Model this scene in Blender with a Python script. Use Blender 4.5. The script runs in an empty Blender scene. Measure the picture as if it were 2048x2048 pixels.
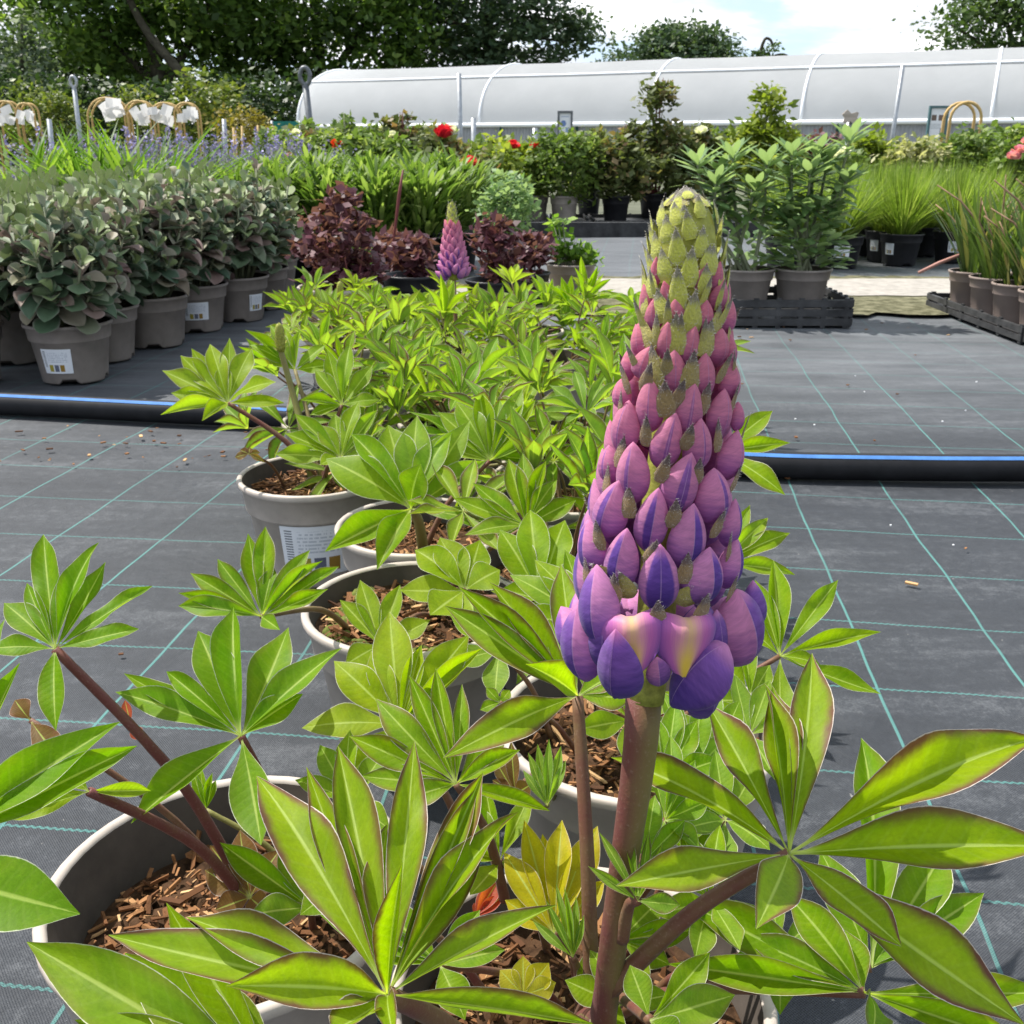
import bpy, math, random
import numpy as np
from mathutils import Vector, Matrix
R = random.Random(11)
rng = np.random.default_rng(11)
scene = bpy.context.scene
COL = scene.collection

# ------------------------------------------------------------------ camera
F = 2036.0                      # focal length in photo pixels (photo is 2048 wide)
PITCH = math.radians(19.8)
CAM = np.array([0.0, 0.0, 0.55])
cp, sp = math.cos(PITCH), math.sin(PITCH)
FWD = np.array([0, cp, -sp]); UPV = np.array([0, sp, cp]); RGT = np.array([1.0, 0, 0])
camd = bpy.data.cameras.new('camera')
cam = bpy.data.objects.new('camera', camd); COL.objects.link(cam)
cam.location = CAM; cam.rotation_euler = (math.radians(90) - PITCH, 0, 0)
camd.sensor_width = 36; camd.sensor_fit = 'HORIZONTAL'; camd.lens = 36 * F / 2048
camd.clip_start = 0.02; camd.clip_end = 900
camd.dof.use_dof = True; camd.dof.focus_distance = 0.42; camd.dof.aperture_fstop = 58
scene.camera = cam

# ------------------------------------------------------------------ light
SUN = np.array([-0.46, 0.27, 0.85]); SUN /= np.linalg.norm(SUN)
sl = bpy.data.lights.new('sun', 'SUN'); so = bpy.data.objects.new('sun', sl); COL.objects.link(so)
sl.energy = 4.7; sl.angle = math.radians(0.6); sl.color = (1, 0.955, 0.88)
so.rotation_euler = Vector(SUN).to_track_quat('Z', 'Y').to_euler()
scene.view_settings.view_transform = 'Standard'; scene.view_settings.look = 'None'
scene.view_settings.exposure = 0.78; scene.view_settings.gamma = 1
scene.view_settings.use_curve_mapping = False
scene.cycles.use_denoising = True
scene.cycles.max_bounces = 8; scene.cycles.transparent_max_bounces = 16
scene.cycles.diffuse_bounces = 3; scene.cycles.transmission_bounces = 6

# node helper
def nd(t, typ, ins=None, **props):
    n = t.nodes.new(typ)
    for k, v in props.items(): setattr(n, k, v)
    for k, v in (ins or {}).items():
        s = n.inputs[k]
        if isinstance(v, bpy.types.NodeSocket): t.links.new(v, s)
        elif isinstance(v, bpy.types.Node): t.links.new(v.outputs[0], s)
        else:
            if hasattr(s, 'default_value') and s.type == 'RGBA' and len(v) == 3: v = (*v, 1)
            s.default_value = v
    return n
def mth(t, op, a, b=0.5, c=0.0, clamp=False):
    return nd(t, 'ShaderNodeMath', {0: a, 1: b, 2: c}, operation=op, use_clamp=clamp).outputs[0]
def mix(t, f, a, b, bt='MIX'):
    return nd(t, 'ShaderNodeMix', {0: f, 6: a, 7: b}, data_type='RGBA', blend_type=bt).outputs[2]
def sstep(t, x, a, b, lo=0.0, hi=1.0):
    return nd(t, 'ShaderNodeMapRange', {0: x, 1: a, 2: b, 3: lo, 4: hi}, interpolation_type='SMOOTHSTEP').outputs[0]
def ramp(t, f, stops):
    n = nd(t, 'ShaderNodeValToRGB', {0: f}); e = n.color_ramp.elements
    while len(e) < len(stops): e.new(0.5)
    for i, (p, c) in enumerate(stops): e[i].position = p; e[i].color = (*c, 1)
    return n.outputs[0]
def noise(t, vec, scale, detail=4, rough=0.55, dist=0.0):
    return nd(t, 'ShaderNodeTexNoise', {'Vector': vec, 'Scale': scale, 'Detail': detail, 'Roughness': rough, 'Distortion': dist})
def newmat(name):
    m = bpy.data.materials.new(name); m.use_nodes = True
    m.node_tree.nodes.clear(); t = m.node_tree
    out = nd(t, 'ShaderNodeOutputMaterial')
    return m, t, out

# ------------------------------------------------------------------ world: sky with broken cloud
w = bpy.data.worlds.new('World'); scene.world = w; w.use_nodes = True
t = w.node_tree; t.nodes.clear()
wo = nd(t, 'ShaderNodeOutputWorld')
sky = nd(t, 'ShaderNodeTexSky', sky_type='NISHITA', sun_disc=False, sun_elevation=math.asin(SUN[2]),
         sun_rotation=math.atan2(SUN[0], SUN[1]), air_density=1.0, dust_density=0.6, ozone_density=1.0)
tc = nd(t, 'ShaderNodeTexCoord')
sx = nd(t, 'ShaderNodeSeparateXYZ', {0: tc.outputs['Generated']})
zz = mth(t, 'MAXIMUM', sx.outputs[2], 0.0)
den = mth(t, 'ADD', zz, 0.16)
pv = nd(t, 'ShaderNodeCombineXYZ', {0: mth(t, 'DIVIDE', sx.outputs[0], den), 1: mth(t, 'DIVIDE', sx.outputs[1], den), 2: 3.35})
n1 = noise(t, pv, 1.35, 9, 0.56, 0.15).outputs[0]
mp = nd(t, 'ShaderNodeMapping', {'Vector': pv, 'Location': (7.3, 2.2, 0)})
n2 = noise(t, mp, 2.1, 6, 0.55).outputs[0]
cover = sstep(t, n1, 0.40, 0.56)
shade = sstep(t, n2, 0.36, 0.66)
ccol = mix(t, shade, (7.6, 8.0, 8.8), (13.6, 13.7, 13.9))
skyc = mix(t, 0.6, sky.outputs[0], (7.6, 9.6, 12.4))
col = mix(t, cover, skyc, ccol)
bg = nd(t, 'ShaderNodeBackground', {0: col, 1: 0.073})
t.links.new(bg.outputs[0], wo.inputs[0])

# ------------------------------------------------------------------ photo pixel -> place
def P(px, py, z):
    return CAM + z * (RGT * ((px - 1024) / F) + UPV * ((1024 - py) / F) + FWD)
def G(px, py, h=0.0):
    d = RGT * ((px - 1024) / F) + UPV * ((1024 - py) / F) + FWD
    return CAM + d * ((h - CAM[2]) / d[2])
def A(px, py, Y):
    d = RGT * ((px - 1024) / F) + UPV * ((1024 - py) / F) + FWD
    return CAM + d * (Y / d[1])
def unit(v):
    v = np.asarray(v, float); return v / max(np.linalg.norm(v), 1e-12)

# ------------------------------------------------------------------ mesh helpers
def finish(me, mats, uv=None, rnd=None, smooth=True, midx=None):
    for m in mats: me.materials.append(m)
    if uv is not None:
        vi = np.empty(len(me.loops), np.int32); me.loops.foreach_get('vertex_index', vi)
        l = me.uv_layers.new(name='UVMap'); l.data.foreach_set('uv', np.asarray(uv, np.float32)[vi].ravel())
    if rnd is not None:
        a = me.attributes.new('rnd', 'FLOAT', 'POINT'); a.data.foreach_set('value', np.asarray(rnd, np.float32))
    if smooth: me.polygons.foreach_set('use_smooth', np.ones(len(me.polygons), bool))
    if midx is not None: me.polygons.foreach_set('material_index', np.asarray(midx, np.int32))
    me.update()
    return me
class MB:
    def __init__(s): s.v = []; s.f = []; s.m = []; s.uv = []; s.r = []; s.n = 0
    def add(s, v, f, m=0, uv=None, r=0.5):
        v = np.asarray(v, float).reshape(-1, 3)
        s.v.append(v); s.f += [[i + s.n for i in q] for q in f]; s.m += [m] * len(f)
        s.uv.append(np.zeros((len(v), 2)) if uv is None else np.asarray(uv, float))
        s.r.append(np.full(len(v), r) if np.isscalar(r) else np.asarray(r, float)); s.n += len(v)
        return s
    def tube(s, pts, rad, sides=8, m=0, cap=True):
        pts = [np.asarray(p, float) for p in pts]; n = len(pts)
        rad = [rad] * n if np.isscalar(rad) else rad
        V = []; ref = np.array([0.13, 0.31, 0.94])
        for i, p in enumerate(pts):
            d = unit(pts[min(i + 1, n - 1)] - pts[max(i - 1, 0)])
            if abs(d @ ref) > 0.97: ref = np.array([0.9, 0.3, 0.1])
            a = unit(np.cross(d, ref)); b = np.cross(d, a)
            for k in range(sides):
                q = 2 * math.pi * k / sides
                V.append(p + rad[i] * (math.cos(q) * a + math.sin(q) * b))
        Fc = [[i * sides + k, i * sides + (k + 1) % sides, (i + 1) * sides + (k + 1) % sides, (i + 1) * sides + k] for i in range(n - 1) for k in range(sides)]
        if cap: Fc += [list(range(sides))[::-1], [(n - 1) * sides + k for k in range(sides)]]
        uv = [[k / sides, i / max(n - 1, 1)] for i in range(n) for k in range(sides)]
        return s.add(V, Fc, m, uv)
    def box(s, c, size, m=0, rot=0.0, M=None):
        V = np.array([[x, y, z] for x in (-.5, .5) for y in (-.5, .5) for z in (-.5, .5)]) * np.asarray(size)
        if M is not None: V = V @ np.asarray(M).T
        if rot: ca, sa = math.cos(rot), math.sin(rot); V = V @ np.array([[ca, -sa, 0], [sa, ca, 0], [0, 0, 1]]).T
        return s.add(V + np.asarray(c), [[0, 1, 3, 2], [4, 6, 7, 5], [0, 4, 5, 1], [2, 3, 7, 6], [0, 2, 6, 4], [1, 5, 7, 3]], m)
    def lathe(s, prof, n=32, m=0, c=(0, 0, 0), dz=None):
        V = []
        for i, (r, z) in enumerate(prof):
            for k in range(n):
                q = 2 * math.pi * k / n
                V.append((r * math.cos(q) + c[0], r * math.sin(q) + c[1], z + c[2] + (dz(i, q) if dz else 0)))
        Fc = [[i * n + k, i * n + (k + 1) % n, (i + 1) * n + (k + 1) % n, (i + 1) * n + k] for i in range(len(prof) - 1) for k in range(n)]
        return s.add(V, Fc, m)
    def mesh(s, name, mats, smooth=True):
        me = bpy.data.meshes.new(name)
        me.from_pydata(np.vstack(s.v).tolist(), [], s.f)
        return finish(me, mats, np.vstack(s.uv), np.concatenate(s.r), smooth, s.m)
def blades(Pn, D, N, L, W, prof, bend=0.0, rnd=None, twist=None):
    """many leaf blades at once; returns verts, quads, uv, rnd"""
    Pn = np.asarray(Pn, float); n = len(Pn); D = D / np.linalg.norm(D, axis=1, keepdims=True)
    S = np.cross(D, N); S /= np.maximum(np.linalg.norm(S, axis=1, keepdims=True), 1e-9); N = np.cross(S, D)
    L = np.broadcast_to(L, (n,)); W = np.broadcast_to(W, (n,)); bend = np.broadcast_to(bend, (n,))
    rows = []; uv = []
    for v, ww in prof:
        c = Pn + D * (L * v)[:, None] + N * (bend * L * v * v)[:, None]
        o = S * (W * ww / 2)[:, None]
        rows += [c - o, c + o]; uv += [[0, v], [1, v]]
    k = len(prof)
    V = np.stack(rows, 1).reshape(-1, 3); U = np.tile(np.array(uv), (n, 1))
    q = np.array([[2 * i, 2 * i + 1, 2 * i + 3, 2 * i + 2] for i in range(k - 1)])
    Q = (q[None] + (np.arange(n) * 2 * k)[:, None, None]).reshape(-1, 4)
    r = rng.random(n) if rnd is None else np.asarray(rnd)
    return V, Q, U, np.repeat(r, 2 * k)
def blade_mesh(name, mat, *sets):
    me = bpy.data.meshes.new(name); Vs = []; Qs = []; Us = []; Rs = []; n = 0
    for V, Q, U, r in sets:
        Vs.append(V); Qs.append(Q + n); Us.append(U); Rs.append(r); n += len(V)
    me.from_pydata(np.vstack(Vs).tolist(), [], np.vstack(Qs).tolist())
    return finish(me, [mat], np.vstack(Us), np.concatenate(Rs))
LEAFP = [(0, .12), (.3, .8), (.62, 1.0), (.86, .6), (1, .05)]
DIAM = [(0, .1), (.45, 1.0), (1, .08)]
STRAP = [(0, .7), (.35, 1.0), (.7, .8), (1, .05)]
GRASS = [(0, 1.0), (.4, .9), (.75, .6), (1, .1)]
def rdir(n): 
    v = rng.normal(size=(n, 3)); return v / np.linalg.norm(v, axis=1, keepdims=True)

# ------------------------------------------------------------------ scene objects
WM = {}
def _link(o, parent, Mw):
    COL.objects.link(o); WM[o.name] = Mw
    if parent is not None:
        o.parent = parent; o.matrix_local = WM[parent.name].inverted() @ Mw
    else: o.matrix_local = Mw
    return o
def T(p): return Matrix.Translation(Vector([float(x) for x in p]))
def thing(name, label, cat, loc, group=None, rz=0.0):
    o = bpy.data.objects.new(name, None); o.empty_display_size = 0.05
    o['label'] = label; o['category'] = cat
    if group: o['group'] = group
    return _link(o, None, T(loc) @ Matrix.Rotation(rz, 4, 'Z'))
def part(name, mesh, parent, Mw=None, kind=None, color=None, label=None, alpha=1.0):
    o = bpy.data.objects.new(name, mesh)
    if kind: o['kind'] = kind
    if color: o.color = (*color, alpha)
    if label: o['label'] = label
    return _link(o, parent, WM[parent.name] if Mw is None else Mw)
def solid(name, mesh, label, cat, group=None, Mw=None):
    o = bpy.data.objects.new(name, mesh); o['label'] = label; o['category'] = cat
    if group: o['group'] = group
    return _link(o, None, Mw or Matrix())
def struct(name, mesh, kind='structure'):
    o = bpy.data.objects.new(name, mesh); o['kind'] = kind
    return _link(o, None, Matrix())
def frame(origin, ydir, zdir, sx=1, sy=1, sz=1):
    y = unit(ydir); x = unit(np.cross(y, zdir)); z = np.cross(x, y)
    M = Matrix(((x[0] * sx, y[0] * sy, z[0] * sz, origin[0]), (x[1] * sx, y[1] * sy, z[1] * sz, origin[1]),
                (x[2] * sx, y[2] * sy, z[2] * sz, origin[2]), (0, 0, 0, 1)))
    return M
def copy_thing(o, loc, label, rz=0.0, color=None):
    """a copy of a thing, its parts and their sub-parts"""
    def rec(s, par):
        c = s.copy(); COL.objects.link(c)
        if par is not None: c.parent = par
        for k in s.children: rec(k, c)
        return c
    c = rec(o, None); M = T(loc) @ Matrix.Rotation(rz, 4, 'Z'); c.matrix_local = M; WM[c.name] = M
    c['label'] = label
    return c

# ------------------------------------------------------------------ materials
def plain(name, c, rough=0.6, spec=0.4, var=0.0, scale=30, bump=0.0, metal=0.0, c2=None):
    m, t, out = newmat(name)
    b = nd(t, 'ShaderNodeBsdfPrincipled', {'Base Color': c, 'Roughness': rough, 'Specular IOR Level': spec, 'Metallic': metal})
    if var or c2 or bump:
        tc = nd(t, 'ShaderNodeTexCoord'); nz = noise(t, tc.outputs['Object'], scale, 6, 0.65)
        c2 = c2 or tuple(min(1, x * (1 + var)) for x in c); c1 = tuple(x * (1 - var) for x in c)
        t.links.new(ramp(t, nz.outputs[0], [(0.3, c1), (0.7, c2)]), b.inputs['Base Color'])
        if bump:
            bp = nd(t, 'ShaderNodeBump', {'Strength': bump, 'Distance': 0.002, 'Height': nz.outputs[0]}); t.links.new(bp.outputs[0], b.inputs['Normal'])
    t.links.new(b.outputs[0], out.inputs[0]); return m
def foliage(name, c1, c2, c3=None, trans=0.35, rough=0.5, back=None, spec=0.3, mid=0.0, tint=(1.7, 1.8, 0.9)):
    """leaf material; colour varies leaf by leaf with the 'rnd' attribute"""
    m, t, out = newmat(name)
    at = nd(t, 'ShaderNodeAttribute', attribute_name='rnd')
    st = [(0.1, c1), (0.65, c2)] + ([(0.97, c3)] if c3 else [])
    c = ramp(t, at.outputs['Fac'], st)
    g = nd(t, 'ShaderNodeNewGeometry')
    if mid:
        uv = nd(t, 'ShaderNodeUVMap'); sp_ = nd(t, 'ShaderNodeSeparateXYZ', {0: uv})
        a = mth(t, 'ABSOLUTE', mth(t, 'MULTIPLY_ADD', sp_.outputs[0], 2, -1))
        c = mix(t, sstep(t, a, 0.25, 0.0, 0, mid), c, (0.3, 0.38, 0.16))
    if back: c = mix(t, mth(t, 'MULTIPLY', g.outputs['Backfacing'], 0.7), c, back)
    b = nd(t, 'ShaderNodeBsdfPrincipled', {'Base Color': c, 'Roughness': rough, 'Specular IOR Level': spec})
    tr = nd(t, 'ShaderNodeBsdfTranslucent', {0: mix(t, 1.0, c, tint, 'MULTIPLY')})
    mx = nd(t, 'ShaderNodeMixShader', {0: trans, 1: b.outputs[0], 2: tr.outputs[0]})
    t.links.new(mx.outputs[0], out.inputs[0]); return m

def lupin_leaf(name, green, yellow, purple, back, trans=0.50):
    """object colour: R = purple margin, G = yellowing, B = paleness"""
    m, t, out = newmat(name)
    uv = nd(t, 'ShaderNodeUVMap'); s = nd(t, 'ShaderNodeSeparateXYZ', {0: uv}); u, v = s.outputs[0], s.outputs[1]
    a = mth(t, 'ABSOLUTE', mth(t, 'MULTIPLY_ADD', u, 2, -1))
    oi = nd(t, 'ShaderNodeObjectInfo'); oc = nd(t, 'ShaderNodeSeparateColor', {0: oi.outputs['Color']})
    off = nd(t, 'ShaderNodeCombineXYZ', {0: u, 1: mth(t, 'MULTIPLY', v, 3.0), 2: mth(t, 'MULTIPLY', oi.outputs['Random'], 40)})
    nz = noise(t, off, 2.2, 5, 0.6).outputs[0]; nf = noise(t, off, 16, 4, 0.65).outputs[0]
    ye = mth(t, 'ADD', oc.outputs[1], mth(t, 'MULTIPLY_ADD', nz, 0.6, -0.3), clamp=True)
    c = mix(t, ye, green, yellow)
    c = mix(t, oc.outputs[2], c, (0.24, 0.33, 0.13))
    lf = mth(t, 'ADD', mth(t, 'MULTIPLY_ADD', nf, 0.5, 0.55), mth(t, 'MULTIPLY', nz, 0.4))
    c = mix(t, 1.0, c, nd(t, 'ShaderNodeCombineColor', {0: lf, 1: lf, 2: lf}).outputs[0], 'MULTIPLY')
    # side veins, running forward from the midrib
    vn = mth(t, 'SINE', mth(t, 'MULTIPLY', mth(t, 'SUBTRACT', v, mth(t, 'MULTIPLY', a, 0.10)), 85.0))
    vm = mth(t, 'MULTIPLY', sstep(t, vn, 0.6, 1.0), 0.07)
    c = mix(t, vm, c, (0.34, 0.42, 0.12))
    e = mth(t, 'ADD', a, mth(t, 'MULTIPLY_ADD', nz, 0.7, -0.35))
    e = mth(t, 'ADD', e, mth(t, 'MULTIPLY', sstep(t, v, 0.6, 1.0), 0.12))
    e = mth(t, 'MULTIPLY', sstep(t, e, 0.52, 1.02), oc.outputs[0])
    c = mix(t, mth(t, 'MULTIPLY', e, 1.0, clamp=True), c, purple)
    c = mix(t, sstep(t, a, 0.085, 0.02, 0, 0.75), c, (0.42, 0.52, 0.14))
    g = nd(t, 'ShaderNodeNewGeometry')
    bk = mix(t, mth(t, 'MULTIPLY', e, 0.9, clamp=True), back, purple)
    c = mix(t, mth(t, 'MULTIPLY', g.outputs['Backfacing'], 0.75), c, bk)
    edge = sstep(t, mth(t, 'ADD', a, mth(t, 'MULTIPLY_ADD', nf, 0.06, -0.03)), 0.955, 0.985, 0, 0.60)
    c = mix(t, sstep(t, v, 0.13, 0.03, 0, 0.8), c, (0.46, 0.50, 0.22))
    ct = c
    c = mix(t, edge, c, (0.66, 0.62, 0.55))
    hb = mth(t, 'ADD', mth(t, 'MULTIPLY', nf, 0.5), mth(t, 'MULTIPLY', vn, -0.12))
    hb = mth(t, 'ADD', hb, sstep(t, a, 0.10, 0.0, 0, -0.5))
    bp = nd(t, 'ShaderNodeBump', {'Strength': 0.35, 'Distance': 0.0006, 'Height': hb})
    b = nd(t, 'ShaderNodeBsdfPrincipled', {'Base Color': c, 'Roughness': 0.50, 'Specular IOR Level': 0.14, 'Normal': bp.outputs[0]})
    tr = nd(t, 'ShaderNodeBsdfTranslucent', {0: mix(t, 1.0, ct, (2.35, 2.5, 0.42), 'MULTIPLY'), 'Normal': bp.outputs[0]})
    tf = mth(t, 'MULTIPLY', mth(t, 'MULTIPLY', mth(t, 'SUBTRACT', 1.0, mth(t, 'MULTIPLY', e, 0.75, clamp=True)), mth(t, 'SUBTRACT', 1.0, edge)), trans)
    mx = nd(t, 'ShaderNodeMixShader', {0: tf, 1: b.outputs[0], 2: tr.outputs[0]})
    t.links.new(mx.outputs[0], out.inputs[0]); return m

M = {}
M['leaf'] = lupin_leaf('lupin_leaf_green', (0.120, 0.240, 0.004), (0.31, 0.37, 0.006), (0.105, 0.045, 0.030), (0.135, 0.185, 0.070))
M['leaf_red'] = lupin_leaf('lupin_leaf_red', (0.34, 0.05, 0.04), (0.42, 0.13, 0.07), (0.22, 0.02, 0.03), (0.38, 0.07, 0.06))
M['leaf_bronze'] = lupin_leaf('lupin_leaf_bronze', (0.14, 0.075, 0.035), (0.22, 0.13, 0.03), (0.16, 0.04, 0.04), (0.18, 0.10, 0.07))
M['leaf_gold'] = lupin_leaf('lupin_leaf_gold', (0.32, 0.30, 0.010), (0.44, 0.38, 0.012), (0.22, 0.10, 0.04), (0.26, 0.25, 0.05))
M['pot'] = plain('taupe_pot_plastic', (0.405, 0.355, 0.312), 0.55, 0.3, 0.22, 14, 0.1)
M['sedum_pot'] = plain('brown_grey_pot_plastic', (0.245, 0.212, 0.190), 0.55, 0.3, 0.2, 14, 0.05)
M['pot_inner'] = plain('shade_toned_pot_inside', (0.062, 0.051, 0.043), 0.8, 0.15, 0.3, 20, 0.2)  # same pot plastic, with the shade on the inner wall put into the colour
M['black'] = plain('black_plastic', (0.014, 0.014, 0.016), 0.42, 0.4, 0.3, 25, 0.08)
M['crate'] = plain('dusty_black_crate', (0.022, 0.023, 0.026), 0.55, 0.35, 0.5, 14, 0.1, c2=(0.06, 0.06, 0.062))
M['soil'] = plain('potting_compost', (0.045, 0.024, 0.013), 0.95, 0.1, 0.6, 90, 1.0, c2=(0.10, 0.055, 0.03))
M['moss'] = plain('moss', (0.11, 0.13, 0.03), 0.95, 0.1, 0.5, 120, 1.0)
M['white'] = plain('white_paint', (0.75, 0.76, 0.78), 0.45)
M['hair'] = plain('pale_plant_hair', (0.62, 0.58, 0.52), 0.6)
M['steel'] = plain('galvanised_steel', (0.33, 0.35, 0.37), 0.45, 0.5, 0.2, 30, 0, 0.6)
M['dark_steel'] = plain('weathered_steel', (0.13, 0.14, 0.15), 0.5, 0.5, 0.2, 30, 0, 0.5)
M['wood'] = plain('weathered_wood', (0.26, 0.20, 0.14), 0.8, 0.2, 0.3, 20, 0.3)
M['cane'] = plain('bamboo_cane', (0.48, 0.33, 0.13), 0.6, 0.3, 0.2, 40)
M['bark'] = plain('tree_bark', (0.055, 0.05, 0.034), 0.9, 0.2, 0.5, 6, 0.6)
def stem_mat():
    m, t, out = newmat('lupin_stem')
    tc = nd(t, 'ShaderNodeTexCoord'); oi = nd(t, 'ShaderNodeObjectInfo')
    nz = noise(t, tc.outputs['Object'], 60, 5, 0.6).outputs[0]; nf = noise(t, tc.outputs['Object'], 700, 3, 0.6).outputs[0]
    g = nd(t, 'ShaderNodeNewGeometry'); s = nd(t, 'ShaderNodeSeparateXYZ', {0: g.outputs['Normal']})
    oc = nd(t, 'ShaderNodeSeparateColor', {0: oi.outputs['Color']})
    uv = nd(t, 'ShaderNodeUVMap'); su = nd(t, 'ShaderNodeSeparateXYZ', {0: uv})
    f = mth(t, 'ADD', mth(t, 'MULTIPLY_ADD', nz, 0.8, -0.4), oc.outputs[0], clamp=True)
    # one side of the stem is green, the other flushed red
    side = mth(t, 'MULTIPLY', sstep(t, mth(t, 'ABSOLUTE', mth(t, 'SUBTRACT', su.outputs[0], oc.outputs[1])), 0.03, 0.30, 1, 0), oc.outputs[2])
    f = mth(t, 'MULTIPLY', f, mth(t, 'SUBTRACT', 1.0, side))
    c = mix(t, f, (0.18, 0.185, 0.045), (0.120, 0.034, 0.028))
    c = mix(t, mth(t, 'MULTIPLY', sstep(t, nf, 0.55, 0.75), 0.16), c, (0.40, 0.30, 0.24))
    bp = nd(t, 'ShaderNodeBump', {'Strength': 0.4, 'Distance': 0.0005, 'Height': nf})
    b = nd(t, 'ShaderNodeBsdfPrincipled', {'Base Color': c, 'Roughness': 0.55, 'Specular IOR Level': 0.3, 'Sheen Weight': 0.04, 'Normal': bp.outputs[0]})
    t.links.new(b.outputs[0], out.inputs[0]); return m
M['stem'] = stem_mat()
def chip_mat():
    m, t, out = newmat('bark_chip')
    oi = nd(t, 'ShaderNodeObjectInfo'); tc = nd(t, 'ShaderNodeTexCoord'); at = nd(t, 'ShaderNodeAttribute', attribute_name='rnd')
    mp = nd(t, 'ShaderNodeMapping', {'Vector': tc.outputs['Object'], 'Scale': (9, 1.5, 9)})
    nz = noise(t, mp, 2.0, 5, 0.7).outputs[0]
    k = mth(t, 'FRACT', mth(t, 'ADD', oi.outputs['Random'], mth(t, 'MULTIPLY', at.outputs['Fac'], 3.7)))
    c = ramp(t, k, [(0, (0.06, 0.026, 0.012)), (0.45, (0.17, 0.075, 0.03)), (0.8, (0.33, 0.165, 0.07)), (1, (0.52, 0.34, 0.17))])
    l = mth(t, 'MULTIPLY_ADD', nz, 0.8, 0.6)
    c = mix(t, 1, c, nd(t, 'ShaderNodeCombineColor', {0: l, 1: l, 2: l}).outputs[0], 'MULTIPLY')
    bp = nd(t, 'ShaderNodeBump', {'Strength': 0.5, 'Distance': 0.001, 'Height': nz})
    b = nd(t, 'ShaderNodeBsdfPrincipled', {'Base Color': c, 'Roughness': 0.8, 'Specular IOR Level': 0.2, 'Normal': bp.outputs[0]})
    t.links.new(b.outputs[0], out.inputs[0]); return m
M['chip'] = chip_mat()
def bud_mat():
    """lupin petals: UV x = distance from the seam, y = base to tip; object colour R = maturity (pink to purple)"""
    m, t, out = newmat('lupin_petal')
    uv = nd(t, 'ShaderNodeUVMap'); s = nd(t, 'ShaderNodeSeparateXYZ', {0: uv}); us, v = s.outputs[0], s.outputs[1]
    u = mth(t, 'ABSOLUTE', mth(t, 'MULTIPLY_ADD', us, 2, -1))
    oi = nd(t, 'ShaderNodeObjectInfo'); oc = nd(t, 'ShaderNodeSeparateColor', {0: oi.outputs['Color']}); age = oc.outputs[0]
    vec = nd(t, 'ShaderNodeCombineXYZ', {0: mth(t, 'MULTIPLY', u, 2.0), 1: mth(t, 'MULTIPLY', v, 14), 2: mth(t, 'MULTIPLY', oi.outputs['Random'], 30)})
    nz = noise(t, vec, 1.0, 5, 0.6).outputs[0]
    tip = mix(t, age, (0.56, 0.185, 0.24), (0.56, 0.235, 0.43))
    low = mix(t, age, (0.43, 0.12, 0.26), (0.235, 0.10, 0.38))
    f = mth(t, 'ADD', v, mth(t, 'MULTIPLY_ADD', nz, 0.5, -0.25))
    c = mix(t, sstep(t, f, 0.10, 0.72), low, tip)
    band = mth(t, 'MULTIPLY', sstep(t, mth(t, 'ADD', u, mth(t, 'MULTIPLY_ADD', nz, 0.03, -0.015)), oc.outputs[1], mth(t, 'MULTIPLY', oc.outputs[1], 0.8)), oc.outputs[2])
    sd = mth(t, 'MULTIPLY', mth(t, 'SUBTRACT', us, 0.5), mth(t, 'MULTIPLY_ADD', oi.outputs['Alpha'], 2, -1))
    band = mth(t, 'MULTIPLY', band, sstep(t, sd, -0.006, 0.0))
    band = mth(t, 'MULTIPLY', band, sstep(t, v, 1.0, 0.78))
    c = mix(t, band, c, mix(t, sstep(t, f, 0.1, 0.9), mix(t, age, (0.17, 0.05, 0.27), (0.050, 0.026, 0.21)), (0.16, 0.075, 0.36)))
    rim = mth(t, 'MULTIPLY', sstep(t, u, 0.016, 0.004), 0.45)
    c = mix(t, rim, c, (0.62, 0.42, 0.62))
    vv = nd(t, 'ShaderNodeCombineXYZ', {0: mth(t, 'MULTIPLY', u, 3.0), 1: mth(t, 'MULTIPLY', mth(t, 'ADD', v, mth(t, 'MULTIPLY', u, 0.5)), 34), 2: mth(t, 'MULTIPLY', oi.outputs['Random'], 30)})
    nv = noise(t, vv, 1.0, 3, 0.6, 0.4).outputs[0]
    l = mth(t, 'ADD', mth(t, 'MULTIPLY_ADD', nz, 0.55, 0.52), mth(t, 'MULTIPLY', nv, 0.45))
    c = mix(t, 1, c, nd(t, 'ShaderNodeCombineColor', {0: l, 1: l, 2: l}).outputs[0], 'MULTIPLY')
    bp = nd(t, 'ShaderNodeBump', {'Strength': 0.4, 'Distance': 0.0004, 'Height': mth(t, 'ADD', nz, nv)})
    b = nd(t, 'ShaderNodeBsdfPrincipled', {'Base Color': c, 'Roughness': 0.65, 'Specular IOR Level': 0.14, 'Sheen Weight': 0.15, 'Normal': bp.outputs[0]})
    tr = nd(t, 'ShaderNodeBsdfTranslucent', {0: mix(t, 1, c, (1.5, 1.3, 1.5), 'MULTIPLY')})
    mx = nd(t, 'ShaderNodeMixShader', {0: 0.36, 1: b.outputs[0], 2: tr.outputs[0]})
    t.links.new(mx.outputs[0], out.inputs[0]); return m
M['bud'] = bud_mat()
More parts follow.
